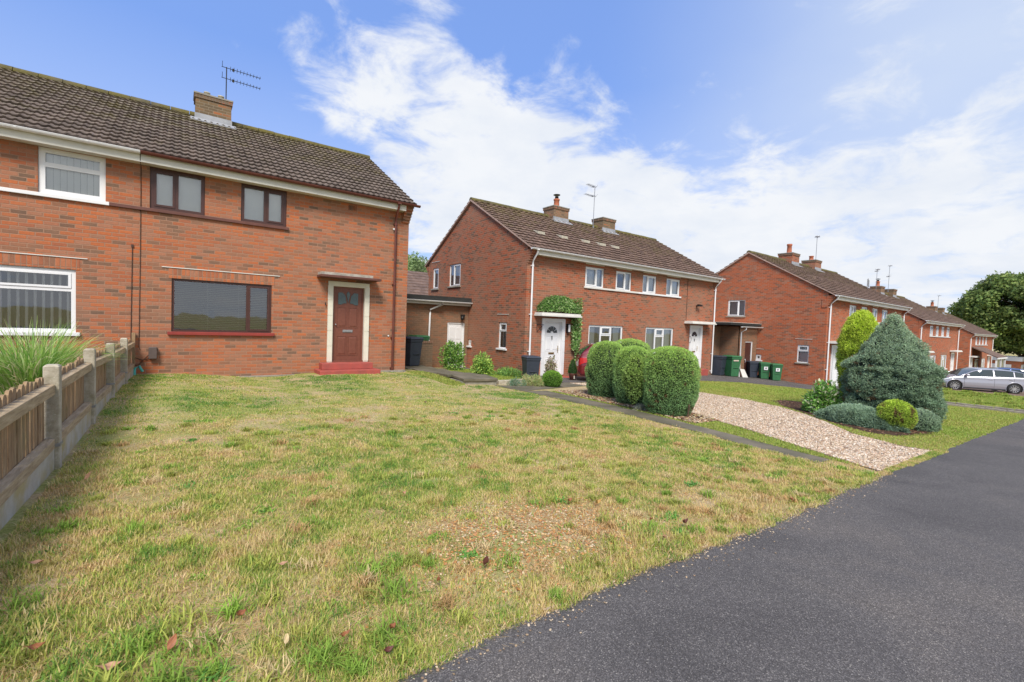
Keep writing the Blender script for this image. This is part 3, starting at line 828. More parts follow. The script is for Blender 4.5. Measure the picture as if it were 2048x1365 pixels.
# tv aerials on the chimneys
def aerial(label, X, Y, z0, h, booms, mat, n=9):
    o = tv_aerial(None, X, Y, z0, h, booms, mat, n)
    tag(o, label, 'tv aerial', 'television aerials on the chimneys')
aerial('dark twin-boom television aerial on the chimney of the nearest house', 1.12, 16.75, 6.05, 1.42, [(0.02, -.05, .92), (.34, -.05, .92)], M['black'], 10)
aerial('tall thin grey aerial with two booms on the second house', 17.15, 16.7, 5.05, 2.1, [(.03, PI + .25, .75), (.5, PI + .1, .75)], M['grey'], 8)
aerial('thin grey aerial on the bright red brick house behind the conifers', 34.0, 12.7, 4.4, 2.05, [(.03, PI + .4, .7)], M['grey'], 7)
aerial('pale aerial left of the two chimneys behind the silver car', 47.6, 13.1, 3.6, 2.1, [(.03, PI + .4, .8), (.1, .4, .5)], M['grey'], 6)
aerial('pale aerial right of the mossy chimney above the silver car', 51.2, 13.2, 4.1, 2.3, [(.03, PI + .4, .5), (.9, .4, .7)], M['grey'], 6)
aerial('small aerial on the farthest house beside the round tree', 71.5, 13.7, 3.2, 1.9, [(.03, PI + .4, .8)], M['grey'], 6)
# roof lying aerial / grille on house C right end
g = MB().mat(M['grey']); xa, ya = 36.9, 10.6; zb = -2.63 + EAVE_Z + (ya - 9 + .33) * TAN
g.tube([(xa, ya, zb), (xa, ya, zb + .75)], .02, 6)
for k in range(5): g.tube([(xa - .5, ya - .1, zb + .25 + .1 * k), (xa + .55, ya + .1, zb + .25 + .1 * k)], .012, 4)
for k in range(4): g.tube([(xa - .5 + .35 * k, ya - .1 + .067 * k, zb + .22), (xa - .5 + .35 * k, ya - .1 + .067 * k, zb + .68)], .012, 4)
tag(g.build('tv_aerial'), 'grey grille-shaped aerial low on the roof above the second conifer', 'tv aerial', 'television aerials on the chimneys')

# ------------------------------------------------ small fittings of the nearest house
def part(name, mb, parent, bevel=0, label=None):
    o = mb.build(name, None, parent, bevel)
    if label: o['label'] = label
    return o
g = MB().mat(M['cable'])
g.tube([(6.22, -.31, 4.64), (6.22, -.30, 4.42), (6.22, -.012, 4.36), (6.215, -.012, 2.5), (6.20, -.012, .42), (6.22, -.012, .36)], .0065, 5)
g.tube([(6.08, -.012, 2.62), (6.06, -.012, .40), (6.1, -.02, .20), (6.25, -.03, .13), (6.36, -.03, .16), (6.40, -.03, .24)], .0075, 5)
g.box(6.06, 6.10, -.025, -.002, 2.60, 2.66)
part('cable', g, HA)
g = MB().mat(M['cable']); g.tube([(6.40, -.03, .28), (6.2, -.03, .03), (5.95, -.03, -.04)], .009, 5); part('cable', g, HA)
g = MB().mat(simple('meter_box_brown_grey', (.12, .09, .08), .5, .1, 8, .1)); g.box(6.37, 6.52, -.13, -.002, .16, .42); part('meter_box', g, HA, .012)
g = MB().mat(M['soldA'])
g.box(10.66, 10.90, -.012, -.001, 4.20, 4.36)
g.mat(M['dark'])
for k in range(6): g.box(10.675 + k * .037, 10.692 + k * .037, -.014, -.011, 4.22, 4.34)
part('air_brick', g, HA)
g = MB().mat(M['black']); g.box(10.10, 10.12, -.05, -.03, 1.55, 1.63); part('door_bell', g, HA)
g = MB().mat(M['white']); g.tube([(11.98, -.05, 3.88), (11.98, -.002, 3.88)], .03, 8); g.tube([(11.9, -.03, .75), (11.9, -.002, .75)], .02, 8); part('pipe_fitting', g, HA)
g = MB().mat(M['concrete']); g.box(5.95, 9.85, -.20, -.002, -.5, -.30); g.box(11.47, 12.4, -.16, -.002, -.5, -.27); part('plinth', g, HA)
# hosepipe fitting at the end of the fence
g = MB().mat(simple('turquoise_plastic', (.08, .45, .36), .4, .1, 8, 0))
g.tube([(-.76, 12.7, gz(0, 12.7)), (-.76, 12.72, gz(0, 12.7) + .16), (-.68, 12.74, gz(0, 12.7) + .2), (-.62, 12.74, gz(0, 12.7) + .08)], .03, 8)
tag(g.build('hose_reel_end'), 'turquoise hose end poking from the grass at the far end of the fence', 'hose')
# fittings of house B
g = MB().mat(M['black']); g.tube([(.55, -.01, 1.95), (.55, -.02, 1.62)], .012, 5); g.tube([(.55, -.02, 1.64), (.68, -.16, 1.86)], .012, 5); g.tube([(.55, -.02, 1.9), (.72, -.2, 1.9)], .012, 5); part('hanging_basket_bracket', g, HB)
g = MB().mat(M['black']); g.box(2.02, 2.14, -.1, -.001, 1.62, 1.98); g.mat(M['white']); g.box(2.035, 2.125, -.13, -.1, 1.66, 1.94); part('porch_light', g, HB, .01)
g = MB().mat(M['black']); g.box(10.75, 10.87, -.18, -.001, 3.1, 3.16); g.box(10.66, 10.78, -.24, -.12, 3.12, 3.2); g.box(10.84, 10.96, -.24, -.12, 3.1, 3.18); part('security_light', g, HB)
g = MB().mat(M['cable']); g.tube([(9.95, -.012, 4.4), (9.95, -.012, 2.35)], .012, 5); part('cable', g, HB)
g = MB().mat(M['black']); 
for q in range(12):
    a0 = q / 12 * 2 * PI; a1 = (q + 1) / 12 * 2 * PI
    g.tube([(10.28 + .11 * math.cos(a0), -.07, 1.45 + .17 * math.sin(a0)), (10.28 + .11 * math.cos(a1), -.07, 1.45 + .17 * math.sin(a1))], .01, 4)
part('house_sign', g, HB)
g = MB().mat(M['soldB']); g.box(-.008, -.001, 4.28, 4.42, 6.25, 6.50); part('air_brick', g, HB)
g = MB().mat(M['soldB']); g.box(-.008, -.001, 3.58, 3.82, 6.1, 6.40); g.box(-.008, -.001, .7, 1.0, .38, .58); part('air_brick', g, HC)
g = MB().mat(M['brickC']); g.box(-.03, .24, .02, .25, 4.0, 4.42); part('kneeler_stone', g, HC)

# lean-to porch of the farthest house
g = MB().mat(M['roofB']); g.prism([(-1.9, 2.35), (0, 3.3), (0, 3.2), (-1.9, 2.25)], 1.2, 6.6, 'x')
g.mat(M['white']); g.box(1.2, 6.6, -1.95, -1.85, 2.15, 2.3); g.box(1.3, 1.42, -1.85, -1.73, -.3, 2.2); g.box(3.9, 4.0, -1.85, -1.75, -.3, 2.2); g.box(6.4, 6.5, -1.85, -1.75, -.3, 2.2); pass
g.mat(M['brickC']); g.box(1.42, 2.6, -1.8, -1.7, -.3, .8); g.box(4.0, 6.4, -1.8, -1.7, -.3, .8)
g.mat(M['obscure2']); g.box(1.42, 3.9, -1.78, -1.76, .8, 2.2); g.box(4.0, 6.4, -1.78, -1.76, .8, 2.2)
part('porch', g, HE)

# ------------------------------------------------ flat roofed outhouses
def outhouse(label, X0, X1, Y, z0, zt, brick, parts_fn):
    H = thing('outhouse', label, 'outhouse', (X0, Y, z0), 0, 'flat-roofed brick outhouses between the houses')
    return H
H = outhouse('long flat-roofed brick outhouse with a white panelled door, left of the second house', 5.7, 10.09, 17.0, -2.0, .9, None, None)
W = 10.09 - 5.7; g = MB().mat(M['brickG'])
wall_cells(g, 0, W, -.5, 2.72, [(3.40, 4.22, .02, 1.95)], lambda u, z, d: (u, d, z), .1)
g.quad((0, 3.5, -.5), (0, 0, -.5), (0, 0, 2.72), (0, 3.5, 2.72)); g.quad((W, 0, -.5), (W, 3.5, -.5), (W, 3.5, 2.72), (W, 0, 2.72))
g.build('wall', None, H)
g = MB().mat(M['felt']); g.box(-.1, W - .002, -.22, 3.6, 2.86, 2.97); g.box(-.1, W - .002, -.24, -.2, 2.74, 3.0); g.build('roof', None, H)
gutter(H, -.1, W - .01, M['white'], z=2.80, y=-.29)
g = MB().mat(M['fascia']); g.box(-.1, W - .004, -.2, -.002, 2.66, 2.74); g.build('fascia', None, H)
g = MB().mat(M['white']); g.tube([(3.0, -.29, 2.78), (3.0, -.29, 2.66), (2.55, -.07, 2.45), (2.55, -.07, 2.3), (2.5, -.07, -.3)], .035, 10); g.build('downpipe', None, H)
dm = MB().mat(M['white']); dm.box(3.40, 3.45, .02, .09, .02, 1.95); dm.box(4.17, 4.22, .02, .09, .02, 1.95); dm.box(3.45, 4.17, .02, .09, 1.90, 1.95); dm.box(3.45, 4.17, .05, .08, .02, 1.9)
for u in (3.52, 3.84):
    for z_ in (.15, .62, 1.25): dm.box(u, u + .25, .038, .05, z_, z_ + (.38 if z_ < 1 else .5)); 
d = dm.build('side_door', None, H)
g = MB().mat(M['black']); g.box(4.08, 4.12, .0, .05, .85, 1.1); g.tube([(4.1, .0, 1.0), (3.98, -.02, 1.0)], .01, 6); g.build('handle', None, d)
g = MB().mat(M['black']); g.box(4.0, 4.16, -.12, -.001, 2.2, 2.3); g.lathe([(0, -.1), (.07, -.08), (.08, 0), (.05, .06), (0, .07)], (4.02, -.14, 2.16), 10); g.build('outside_light', None, H)

H = outhouse('small flat-roofed brick outhouse with a dark brown door, left of the bright red house', 22.62, 25.84, 12.3, -2.45, .4, None, None)
W = 3.2; g = MB().mat(M['brickG'])
wall_cells(g, 1.2, W, -.5, 2.72, [(1.95, 2.75, .02, 1.95)], lambda u, z, d: (u, d, z), .1)
g.box(1.2, 1.3, .0, 1.0, -.5, 2.72); g.box(0, 1.2, 1.0, 1.1, -.5, 2.72); g.build('wall', None, H)
g = MB().mat(M['felt']); g.box(-.0, W, -.2, 4.0, 2.80, 2.92); g.mat(M['whitew']); g.box(0, W, -.22, 4.0, 2.92, 2.935); g.build('roof', None, H)
gutter(H, 1.0, W - .01, M['white'], z=2.74, y=-.26)
g = MB().mat(M['white']); g.tube([(1.45, -.26, 2.7), (1.45, -.26, 2.6), (1.36, -.07, 2.45), (1.36, -.07, -.3)], .035, 10); g.build('downpipe', None, H)
dm = MB().mat(M['brown']); dm.box(2.0, 2.68, .05, .08, .02, 1.9); dm.mat(M['white']); dm.box(2.68, 2.75, .02, .09, .02, 1.95); dm.box(1.95, 2.68, .02, .09, 1.9, 1.95)
d = dm.build('side_door', None, H)
g = MB().mat(M['white']); g.tube([(2.05, .02, .8), (2.02, -.03, .9), (2.05, .02, 1.0)], .015, 6); g.build('handle', None, d)

# low brick garden wall
g = MB().mat(M['brickG']); g.box(5.9, 7.95, 16.0, 16.22, -2.1, -.88); g.mat(M['soldB']); g.box(5.88, 7.97, 15.98, 16.24, -.88, -.80)
tag(g.build('garden_wall'), 'low brown brick garden wall behind the grey bin at the corner of the nearest house', 'wall')

# house behind the gap, and low building far right
def back_house(label, X0, X1, Y0, z0, ze, zr, dep, roof, brick, extra=None):
    H = thing('house', label, 'house', (X0, Y0, z0)); W = X1 - X0
    g = MB().mat(brick); g.box(0, W, 0, dep, -1, ze - z0); g.prism([(0, ze - z0), (dep, ze - z0), (dep / 2, zr - z0 - .1)], .0, W, 'x'); g.build('wall', None, H)
    g = MB().mat(roof); rows = 10
    for k in range(rows):
        for s in (0, 1):
            a, b = k / rows, (k + 1.1) / rows
            ya, yb = -.3 + (dep / 2 + .3) * a, -.3 + (dep / 2 + .3) * min(b, 1)
            za, zb_ = ze - z0 + (zr - ze) * a, ze - z0 + (zr - ze) * min(b, 1)
            if s: ya, yb = dep - ya, dep - yb
            q = [(-.2, ya, za + .04), (W + .2, ya, za + .04), (W + .2, yb, zb_), (-.2, yb, zb_)]
            q2 = [(-.2, ya, za - .02), (W + .2, ya, za - .02), (W + .2, ya, za + .04), (-.2, ya, za + .04)]
            g.add(q if not s else q[::-1], [(0, 1, 2, 3)]); g.add(q2 if not s else q2[::-1], [(0, 1, 2, 3)])
    g.build('roof', None, H)
    g = MB().mat(M['white']); g.box(-.2, W + .2, -.36, -.26, ze - z0 - .1, ze - z0); g.build('gutter', None, H)
    return H
back_house('low house behind the outhouse whose brown tiled roof shows in the gap', 4.0, 12.5, 23.0, -2.2, 1.1, 3.0, 7, M['roofB'], M['brickG'])
H = back_house('distant brick house under the big tree at the right edge', 92, 101, 13.0, -5.3, -1.9, .4, 8, M['roofB'], M['brickC'])
g = MB().mat(M['white'])
for x in (1.5, 5.5): g.box(x, x + 1.6, -.05, .03, 1.2, 2.4)
g.build('window', None, H)
H = thing('garage', 'far white-topped flat-roof brick garage beside the big tree', 'garage', (93, 9.0, -5.1))
g = MB().mat(M['brickC']); g.box(0, 5, 0, 4, -1, 2.5); g.build('wall', None, H)
g = MB().mat(M['white']); g.box(-.2, 5.2, -.2, 4.2, 2.5, 3.1); g.build('roof', None, H)
g = MB().mat(M['white']); g.box(-.05, 0, .8, 3.2, 0, 2.0); g.box(1, 3.4, -.05, 0, 0, 2.0); g.build('garage_door', None, H)

# ------------------------------------------------ fence
FX = -.82
fx = lambda y: -.87 + (y - 5.47) * .0107
wood = None
def wood_mat():
    m, nt, bs = new_mat('weathered_fence_wood'); L = nt.links; co = objco(nt)
    mp = N(nt, 'ShaderNodeMapping'); mp.inputs['Scale'].default_value = (14, 14, 2.2); L.new(co, mp.inputs[0])
    n1 = noise_(nt, mp.outputs[0], 2.0, 7, .7, .6)
    r = ramp(nt, [(.25, (.13, .075, .04)), (.5, (.30, .19, .10)), (.75, (.46, .33, .20))]); L.new(n1, r.inputs[0])
    n2 = noise_(nt, co, 2.2, 5, .7); f = N(nt, 'ShaderNodeMapRange', i_1=.5, i_2=.7, i_3=0.0, i_4=.55); L.new(n2, f.inputs[0])
    c = mixc(nt, f.outputs[0], r.outputs[0], (.17, .17, .08))
    L.new(c, bs.inputs['Base Color']); bs.inputs['Roughness'].default_value = .9; bump(nt, n1, bs, .6, .006); return m
M['wood'] = wood_mat()
def rail_mat():
    m, nt, bs = new_mat('grey_weathered_rail'); L = nt.links; co = objco(nt)
    mp = N(nt, 'ShaderNodeMapping'); mp.inputs['Scale'].default_value = (14, 1.5, 14); L.new(co, mp.inputs[0])
    n1 = noise_(nt, mp.outputs[0], 2.5, 7, .7, .4)
    r = ramp(nt, [(.25, (.19, .13, .075)), (.5, (.40, .30, .18)), (.75, (.58, .46, .31))]); L.new(n1, r.inputs[0])
    L.new(r.outputs[0], bs.inputs['Base Color']); bs.inputs['Roughness'].default_value = .9; bump(nt, n1, bs, .6, .006); return m
M['rail'] = rail_mat()
def post_mat():
    m, nt, bs = new_mat('lichened_concrete_post'); L = nt.links; co = objco(nt)
    n1 = noise_(nt, co, 7, 7, .75); r = ramp(nt, [(.3, (.25, .21, .14)), (.5, (.42, .37, .28)), (.75, (.60, .55, .44))]); L.new(n1, r.inputs[0])
    n2 = noise_(nt, co, 3, 5, .7); f = N(nt, 'ShaderNodeMapRange', i_1=.52, i_2=.68, i_3=0.0, i_4=.7); L.new(n2, f.inputs[0])
    c = mixc(nt, f.outputs[0], r.outputs[0], (.20, .19, .10))
    n3 = noise_(nt, co, 45, 2); f3 = N(nt, 'ShaderNodeMapRange', i_1=.68, i_2=.74, i_3=0.0, i_4=.8); L.new(n3, f3.inputs[0])
    c = mixc(nt, f3.outputs[0], c, (.60, .56, .46))
    L.new(c, bs.inputs['Base Color']); bs.inputs['Roughness'].default_value = .95; bump(nt, noise_(nt, co, 40, 4, .8), bs, .8, .01); return m
M['post'] = post_mat()
def gravelboard_mat():
    m, nt, bs = new_mat('concrete_gravel_board_stained'); L = nt.links; co = objco(nt)
    n1 = noise_(nt, co, 4, 6, .7); r = ramp(nt, [(.3, (.38, .33, .23)), (.7, (.55, .52, .45))]); L.new(n1, r.inputs[0])
    n2 = noise_(nt, co, 2.2, 4, .6); f = N(nt, 'ShaderNodeMapRange', i_1=.45, i_2=.62, i_3=0.0, i_4=.75); L.new(n2, f.inputs[0])
    c = mixc(nt, f.outputs[0], r.outputs[0], (.42, .32, .11))
    L.new(c, bs.inputs['Base Color']); bs.inputs['Roughness'].default_value = .9; bump(nt, noise_(nt, co, 50, 3), bs, .4, .005); return m
M['gboard'] = gravelboard_mat()
posts = [1.7, 3.6, 5.47, 7.34, 9.16, 11.03, 12.92]
tops = [-.52, -.51, -.498, -.486, -.525, -.537, -.552]
fence = thing('fence', 'weathered picket fence with concrete posts between the two front gardens', 'fence', (0, 0, 0), math.atan(0))
fz0 = 0
for i, y in enumerate(posts):
    yl = y; z = gz(-.8, y); h = tops[i] - z
    g = MB().mat(M['post']); w = .052
    if i < len(posts) - 1:
        g.add([(-w, yl - w, z - .3), (w, yl - w, z - .3), (w, yl + w, z - .3), (-w, yl + w, z - .3), (-w, yl - w, z + h - .018), (w, yl - w, z + h - .018), (w, yl + w, z + h - .018), (-w, yl + w, z + h - .018),
               (-w + .014, yl - w + .014, z + h), (w - .014, yl - w + .014, z + h), (w - .014, yl + w - .014, z + h), (-w + .014, yl + w - .014, z + h)],
              [(0, 1, 5, 4), (1, 2, 6, 5), (2, 3, 7, 6), (3, 0, 4, 7), (4, 5, 9, 8), (5, 6, 10, 9), (6, 7, 11, 10), (7, 4, 8, 11), (8, 9, 10, 11)])
        g.v = [(a + fx(y), b, c) for a, b, c in g.v]
        p = g.build('fence_post', None, fence, .008)
        b = MB().mat(M['grey']); b.box(-w - .012, w + .006, yl - w - .006, yl + w + .006, z + .20, z + .225); b.v = [(a_ + fx(y), b_, c_) for a_, b_, c_ in b.v]; b.build('bracket', None, p)
    else:
        g.mat(M['wood']); g.box(fx(y) - .03, fx(y) + .03, yl - .03, yl + .04, z - .3, z + h + .04); g.build('fence_post', None, fence)
for i in range(len(posts) - 1):
    ya, yb = posts[i] + .054, posts[i + 1] - .054
    za, zb_ = tops[i] - .88, tops[i + 1] - .88
    sk = lambda G_: setattr(G_, 'v', [(a_ + fx(b_), b_, c_) for a_, b_, c_ in G_.v]) or G_
    zf = lambda y: za + (zb_ - za) * (y - ya) / (yb - ya)
    tw = random.uniform(-.01, .01)
    for zr, hh, nm in ((.64 + tw, .085, 'rail'), (.17, .085, 'rail')):
        g = MB().mat(M['rail']); xa, xb = -.035, .025
        g.hexa([(xa, ya, za + zr), (xb, ya, za + zr - .012), (xb, yb, zb_ + zr - .012), (xa, yb, zb_ + zr)][::1], [(xa, ya, za + zr + hh), (xb, ya, za + zr + hh - .012), (xb, yb, zb_ + zr + hh - .012), (xa, yb, zb_ + zr + hh)])
        sk(g).build(nm, None, fence, .004)
    g = MB().mat(M['gboard']); xa, xb = -.025, .02
    g.hexa([(xa, ya, za - .25), (xb, ya, za - .25), (xb, yb, zb_ - .25), (xa, yb, zb_ - .25)], [(xa, ya, za + .165), (xb, ya, za + .165), (xb, yb, zb_ + .165), (xa, yb, zb_ + .165)])
    sk(g).build('gravel_board', None, fence)
    n = 16; pw = (yb - ya) / n
    for k in range(n):
        y0 = ya + k * pw + random.uniform(.003, .01); y1 = ya + (k + 1) * pw - random.uniform(.008, .022)
        z0 = zf(y0) + .175 + random.uniform(0, .02); z1 = zf(y0) + .79 + random.uniform(-.015, .02); lean = random.uniform(-.012, .012); t = random.uniform(-.004, .004)
        g = MB().mat(M['wood']); m_ = (y0 + y1) / 2; r_ = (y1 - y0) / 2
        pts = [(y0, z0), (y1, z0), (y1 + lean, z1 - .03), (m_ + r_ * .6 + lean, z1 - .006), (m_ + lean, z1), (m_ - r_ * .6 + lean, z1 - .006), (y0 + lean, z1 - .03)]
        g.prism(pts, -.058 + t, -.038 + t, 'x')
        sk(g).build('picket', None, fence)
# ---------------------------------------------------------------- ground surfaces
def ground_mat():
    m, nt, bs = new_mat('dry_lawn_soil'); L = nt.links; co = objco(nt)
    n1 = noise_(nt, co, 1.2, 7, .7, .3); n2 = noise_(nt, co, 28, 6, .75)
    a = ramp(nt, [(.25, (.20, .13, .08)), (.5, (.48, .36, .20)), (.75, (.62, .49, .30))]); L.new(n2, a.inputs[0])
    b = ramp(nt, [(.25, (.13, .15, .04)), (.5, (.30, .31, .09)), (.75, (.46, .43, .17))]); L.new(n2, b.inputs[0])
    f = N(nt, 'ShaderNodeMapRange', i_1=.42, i_2=.58); L.new(n1, f.inputs[0])
    c = mixc(nt, f.outputs[0], b.outputs[0], a.outputs[0])
    L.new(c, bs.inputs['Base Color']); bs.inputs['Roughness'].default_value = .95; bs.inputs['Specular IOR Level'].default_value = .1
    bump(nt, n2, bs, .8, .02); return m
M['ground'] = ground_mat()
def tarmac_mat(name, k=1.0, rough=.85):
    m, nt, bs = new_mat(name); L = nt.links; co = objco(nt)
    v = N(nt, 'ShaderNodeTexVoronoi', i_Scale=230.0); L.new(co, v.inputs['Vector'])
    sp = N(nt, 'ShaderNodeSeparateColor'); L.new(v.outputs['Color'], sp.inputs[0])
    r = ramp(nt, [(0, (.050 * k, .045 * k, .042 * k)), (.45, (.076 * k, .070 * k, .066 * k)), (.8, (.108 * k, .099 * k, .094 * k)), (.95, (.155 * k, .14 * k, .13 * k)), (1, (.26 * k, .24 * k, .21 * k))]); L.new(sp.outputs[0], r.inputs[0])
    n = noise_(nt, co, .9, 6, .65, .5); r2 = ramp(nt, [(.3, (.76, .76, .77)), (.5, (1, 1, 1)), (.7, (1.24, 1.20, 1.14))]); L.new(n, r2.inputs[0])
    c = mixc(nt, 1, r.outputs[0], r2.outputs[0], 'MULTIPLY')
    # scattered pale stones and lichen spots
    v2 = N(nt, 'ShaderNodeTexVoronoi', i_Scale=9.0); L.new(co, v2.inputs['Vector'])
    s2 = N(nt, 'ShaderNodeSeparateColor'); L.new(v2.outputs['Color'], s2.inputs[0])
    rad = math_(nt, 'MULTIPLY', math_(nt, 'SUBTRACT', s2.outputs[0], .55, clamp=True), .22)
    n9 = noise_(nt, co, 60, 3, .6)
    f = math_(nt, 'LESS_THAN', math_(nt, 'ADD', v2.outputs['Distance'], math_(nt, 'MULTIPLY', math_(nt, 'SUBTRACT', n9, .5), .12)), rad)
    c = mixc(nt, math_(nt, 'MULTIPLY', f, .55), c, (.22, .21, .17))
    # hairline cracks and a slightly different resurfaced strip
    cn = N(nt, 'ShaderNodeTexNoise', i_Scale=2.0, i_Detail=5.0); L.new(co, cn.inputs['Vector'])
    cv = N(nt, 'ShaderNodeVectorMath', operation='SCALE'); L.new(cn.outputs['Color'], cv.inputs[0]); cv.inputs['Scale'].default_value = .5
    ca_ = N(nt, 'ShaderNodeVectorMath', operation='ADD'); L.new(co, ca_.inputs[0]); L.new(cv.outputs[0], ca_.inputs[1])
    ck = N(nt, 'ShaderNodeTexVoronoi', feature='DISTANCE_TO_EDGE', i_Scale=.28); L.new(ca_.outputs[0], ck.inputs['Vector'])
    cm = math_(nt, 'LESS_THAN', ck.outputs['Distance'], .0022)
    c = mixc(nt, math_(nt, 'MULTIPLY', math_(nt, 'MULTIPLY', cm, math_(nt, 'GREATER_THAN', noise_(nt, co, .5, 2), .5)), .3), c, (.03, .028, .026))
    ck2 = N(nt, 'ShaderNodeTexVoronoi', i_Scale=.22); L.new(co, ck2.inputs['Vector']); s3 = N(nt, 'ShaderNodeSeparateColor'); L.new(ck2.outputs['Color'], s3.inputs[0])
    c = mixc(nt, math_(nt, 'MULTIPLY', math_(nt, 'GREATER_THAN', s3.outputs[0], .7), .16), c, (.12, .10, .095))
    L.new(c, bs.inputs['Base Color']); bs.inputs['Roughness'].default_value = rough; bs.inputs['Specular IOR Level'].default_value = .3
    h = math_(nt, 'ADD', v.outputs['Distance'], math_(nt, 'MULTIPLY', noise_(nt, co, 40, 3), .6))
    bump(nt, h, bs, .4, .004); return m
M['tarmac'] = tarmac_mat('pavement_tarmac', 1.2)
M['tarmac2'] = tarmac_mat('old_drive_tarmac', 1.25)
M['pathm'] = simple('worn_dark_concrete', (.20, .17, .125), .9, .25, 2.2, .8, .2, c2=(.10, .095, .06))
M['drivebase'] = simple('gravel_drive_base', (.22, .15, .10), .95, .2, 30, .8, .1)
M['soil'] = simple('dark_garden_soil', (.10, .06, .038), .95, .3, 10, 1.0, .1, c2=(.05, .03, .02))
M['redpave'] = brick_mat('red_block_paving', [(0, (.20, .11, .085)), (1, (.27, .16, .125))], (.2, .15, .12))
M['edging'] = simple('stone_edging', (.42, .37, .28), .9, .2, 9, .4)

def grid_sheet(name, xs, ys, dz, mat, kind='structure', jag=0, keep=None):
    X, Y = np.meshgrid(xs, ys); Z = gz_np(X, Y) + dz
    v = np.stack([X, Y, Z], -1).reshape(-1, 3); nx = len(xs); i = np.arange((len(xs) - 1) * (len(ys) - 1)); r = i // (nx - 1); c = i % (nx - 1)
    a = r * nx + c; f = np.stack([a, a + 1, a + nx + 1, a + nx], 1)
    o = np_mesh(name, v, [f], [mat], smooth=True); o['kind'] = kind; return o
xs = np.unique(np.concatenate([np.linspace(-200, -10, 12), np.linspace(-10, 30, 61), np.linspace(30, 130, 41), np.linspace(130, 700, 12)]))
ys = np.unique(np.concatenate([np.linspace(-300, -10, 10), np.linspace(-10, 20, 46), np.linspace(20, 60, 17), np.linspace(60, 600, 12)]))
grid_sheet('ground', xs, ys, 0, M['ground'])

def ruled(name, A, B, dz, mat, n=10, kind='structure', step=.35, thick=None):
    """surface between two polylines A and B following the ground"""
    def resample(P, k):
        P = [np.array(p, float) for p in P]; d = np.cumsum([0] + [np.linalg.norm(P[i + 1] - P[i]) for i in range(len(P) - 1)]); t = np.linspace(0, d[-1], k)
        return np.stack([np.interp(t, d, [p[0] for p in P]), np.interp(t, d, [p[1] for p in P])], 1)
    k = max(8, int(sum(math.dist(A[i], A[i + 1]) for i in range(len(A) - 1)) / step) + 1)
    a, b = resample(A, k), resample(B, k)
    t = np.linspace(0, 1, n)[None, :, None]
    P = a[:, None] * (1 - t) + b[:, None] * t
    Z = gz_np(P[..., 0], P[..., 1]) + dz
    v = np.concatenate([P, Z[..., None]], -1).reshape(-1, 3)
    i = np.arange((k - 1) * (n - 1)); r = i // (n - 1); c = i % (n - 1); q = r * n + c
    f = np.stack([q, q + 1, q + n + 1, q + n], 1)
    o = np_mesh(name, v, [f], [mat], smooth=True)
    # make normals point up
    if o.data.polygons[0].normal.z < 0: o.data.flip_normals()
    if kind: o['kind'] = kind
    return o, P

# pavement: straight back edge at Y = 1.6 with a ragged line
ex = np.concatenate([np.linspace(-12, -1, 60), np.linspace(-.95, 14, 700), np.linspace(14.1, 130, 500)])
ey = 1.58 + .075 * (fbm(ex, ex * 0, .12, 3) - .5) + .05 * (vnoise(ex, ex * 0, 1.6, 9) - .5)
def edge_y(x): return np.interp(x, ex, ey)
v = []; rows_ = [-14, -6, -2, 0, 1.0, None]
for yv in rows_:
    yy = ey if yv is None else np.full_like(ex, yv)
    v.append(np.stack([ex, yy, gz_np(ex, yy) + .006], 1))
v = np.concatenate(v); nx = len(ex); i = np.arange((nx - 1) * (len(rows_) - 1)); r = i // (nx - 1); c = i % (nx - 1); a = r * nx + c
o = np_mesh('pavement', v, [np.stack([a, a + 1, a + nx + 1, a + nx], 1)], [M['tarmac']], smooth=True); o['kind'] = 'structure'

PN = [(6.34, 2.2), (6.42, 2.97), (6.70, 4.0), (6.79, 4.51), (6.80, 4.94), (7.02, 6.2), (7.08, 7.53), (7.2, 9.2)]
PF = [(6.72, 2.2), (6.86, 2.81), (7.08, 3.69), (7.24, 4.39), (7.45, 5.27), (7.65, 6.48), (7.8, 7.6), (7.95, 9.2)]
ruled('garden_path', PN, PF, .008, M['pathm'], 6)
ruled('garden_path', [(7.2, 9.2), (8.1, 9.5), (9.6, 9.9), (11.2, 10.2)], [(7.0, 10.3), (8.1, 10.35), (9.6, 10.7), (10.8, 11.2)], .010, M['pathm'], 6)
DL = [(6.62, 1.66), (6.83, 2.1), (7.4, 3.1), (7.89, 3.96), (8.11, 4.47), (8.55, 5.3), (9.4, 6.6), (9.95, 7.8), (10.2, 9.0), (10.3, 10.6)]
DR = [(9.1, 1.70), (9.02, 2.0), (9.5, 2.79), (10.57, 3.56), (11.5, 4.35), (12.23, 5.16), (13.0, 6.57), (13.23, 8.01), (13.3, 9.2), (13.4, 10.8)]
ruled('driveway', DL, DR, .008, M['drivebase'], 14)
ruled('forecourt', [(9.4, 11.0), (14, 10.9), (18.3, 10.9), (20.2, 10.0), (21.0, 8.6), (21.2, 7.3), (23.0, 7.2), (26.5, 7.3), (38, 7.6)], [(9.4, 17), (14, 17), (18.3, 17), (20.5, 17), (21.6, 17), (22.6, 17), (24.5, 17), (26.5, 17), (38, 17)], .012, M['tarmac2'], 12)
ruled('garden_path', [(19.9, 1.66), (20.2, 4), (20.8, 7.3)], [(21.4, 1.66), (21.8, 4), (22.6, 7.3)], .010, M['pathm'], 5)
g = MB().mat(M['edging'])
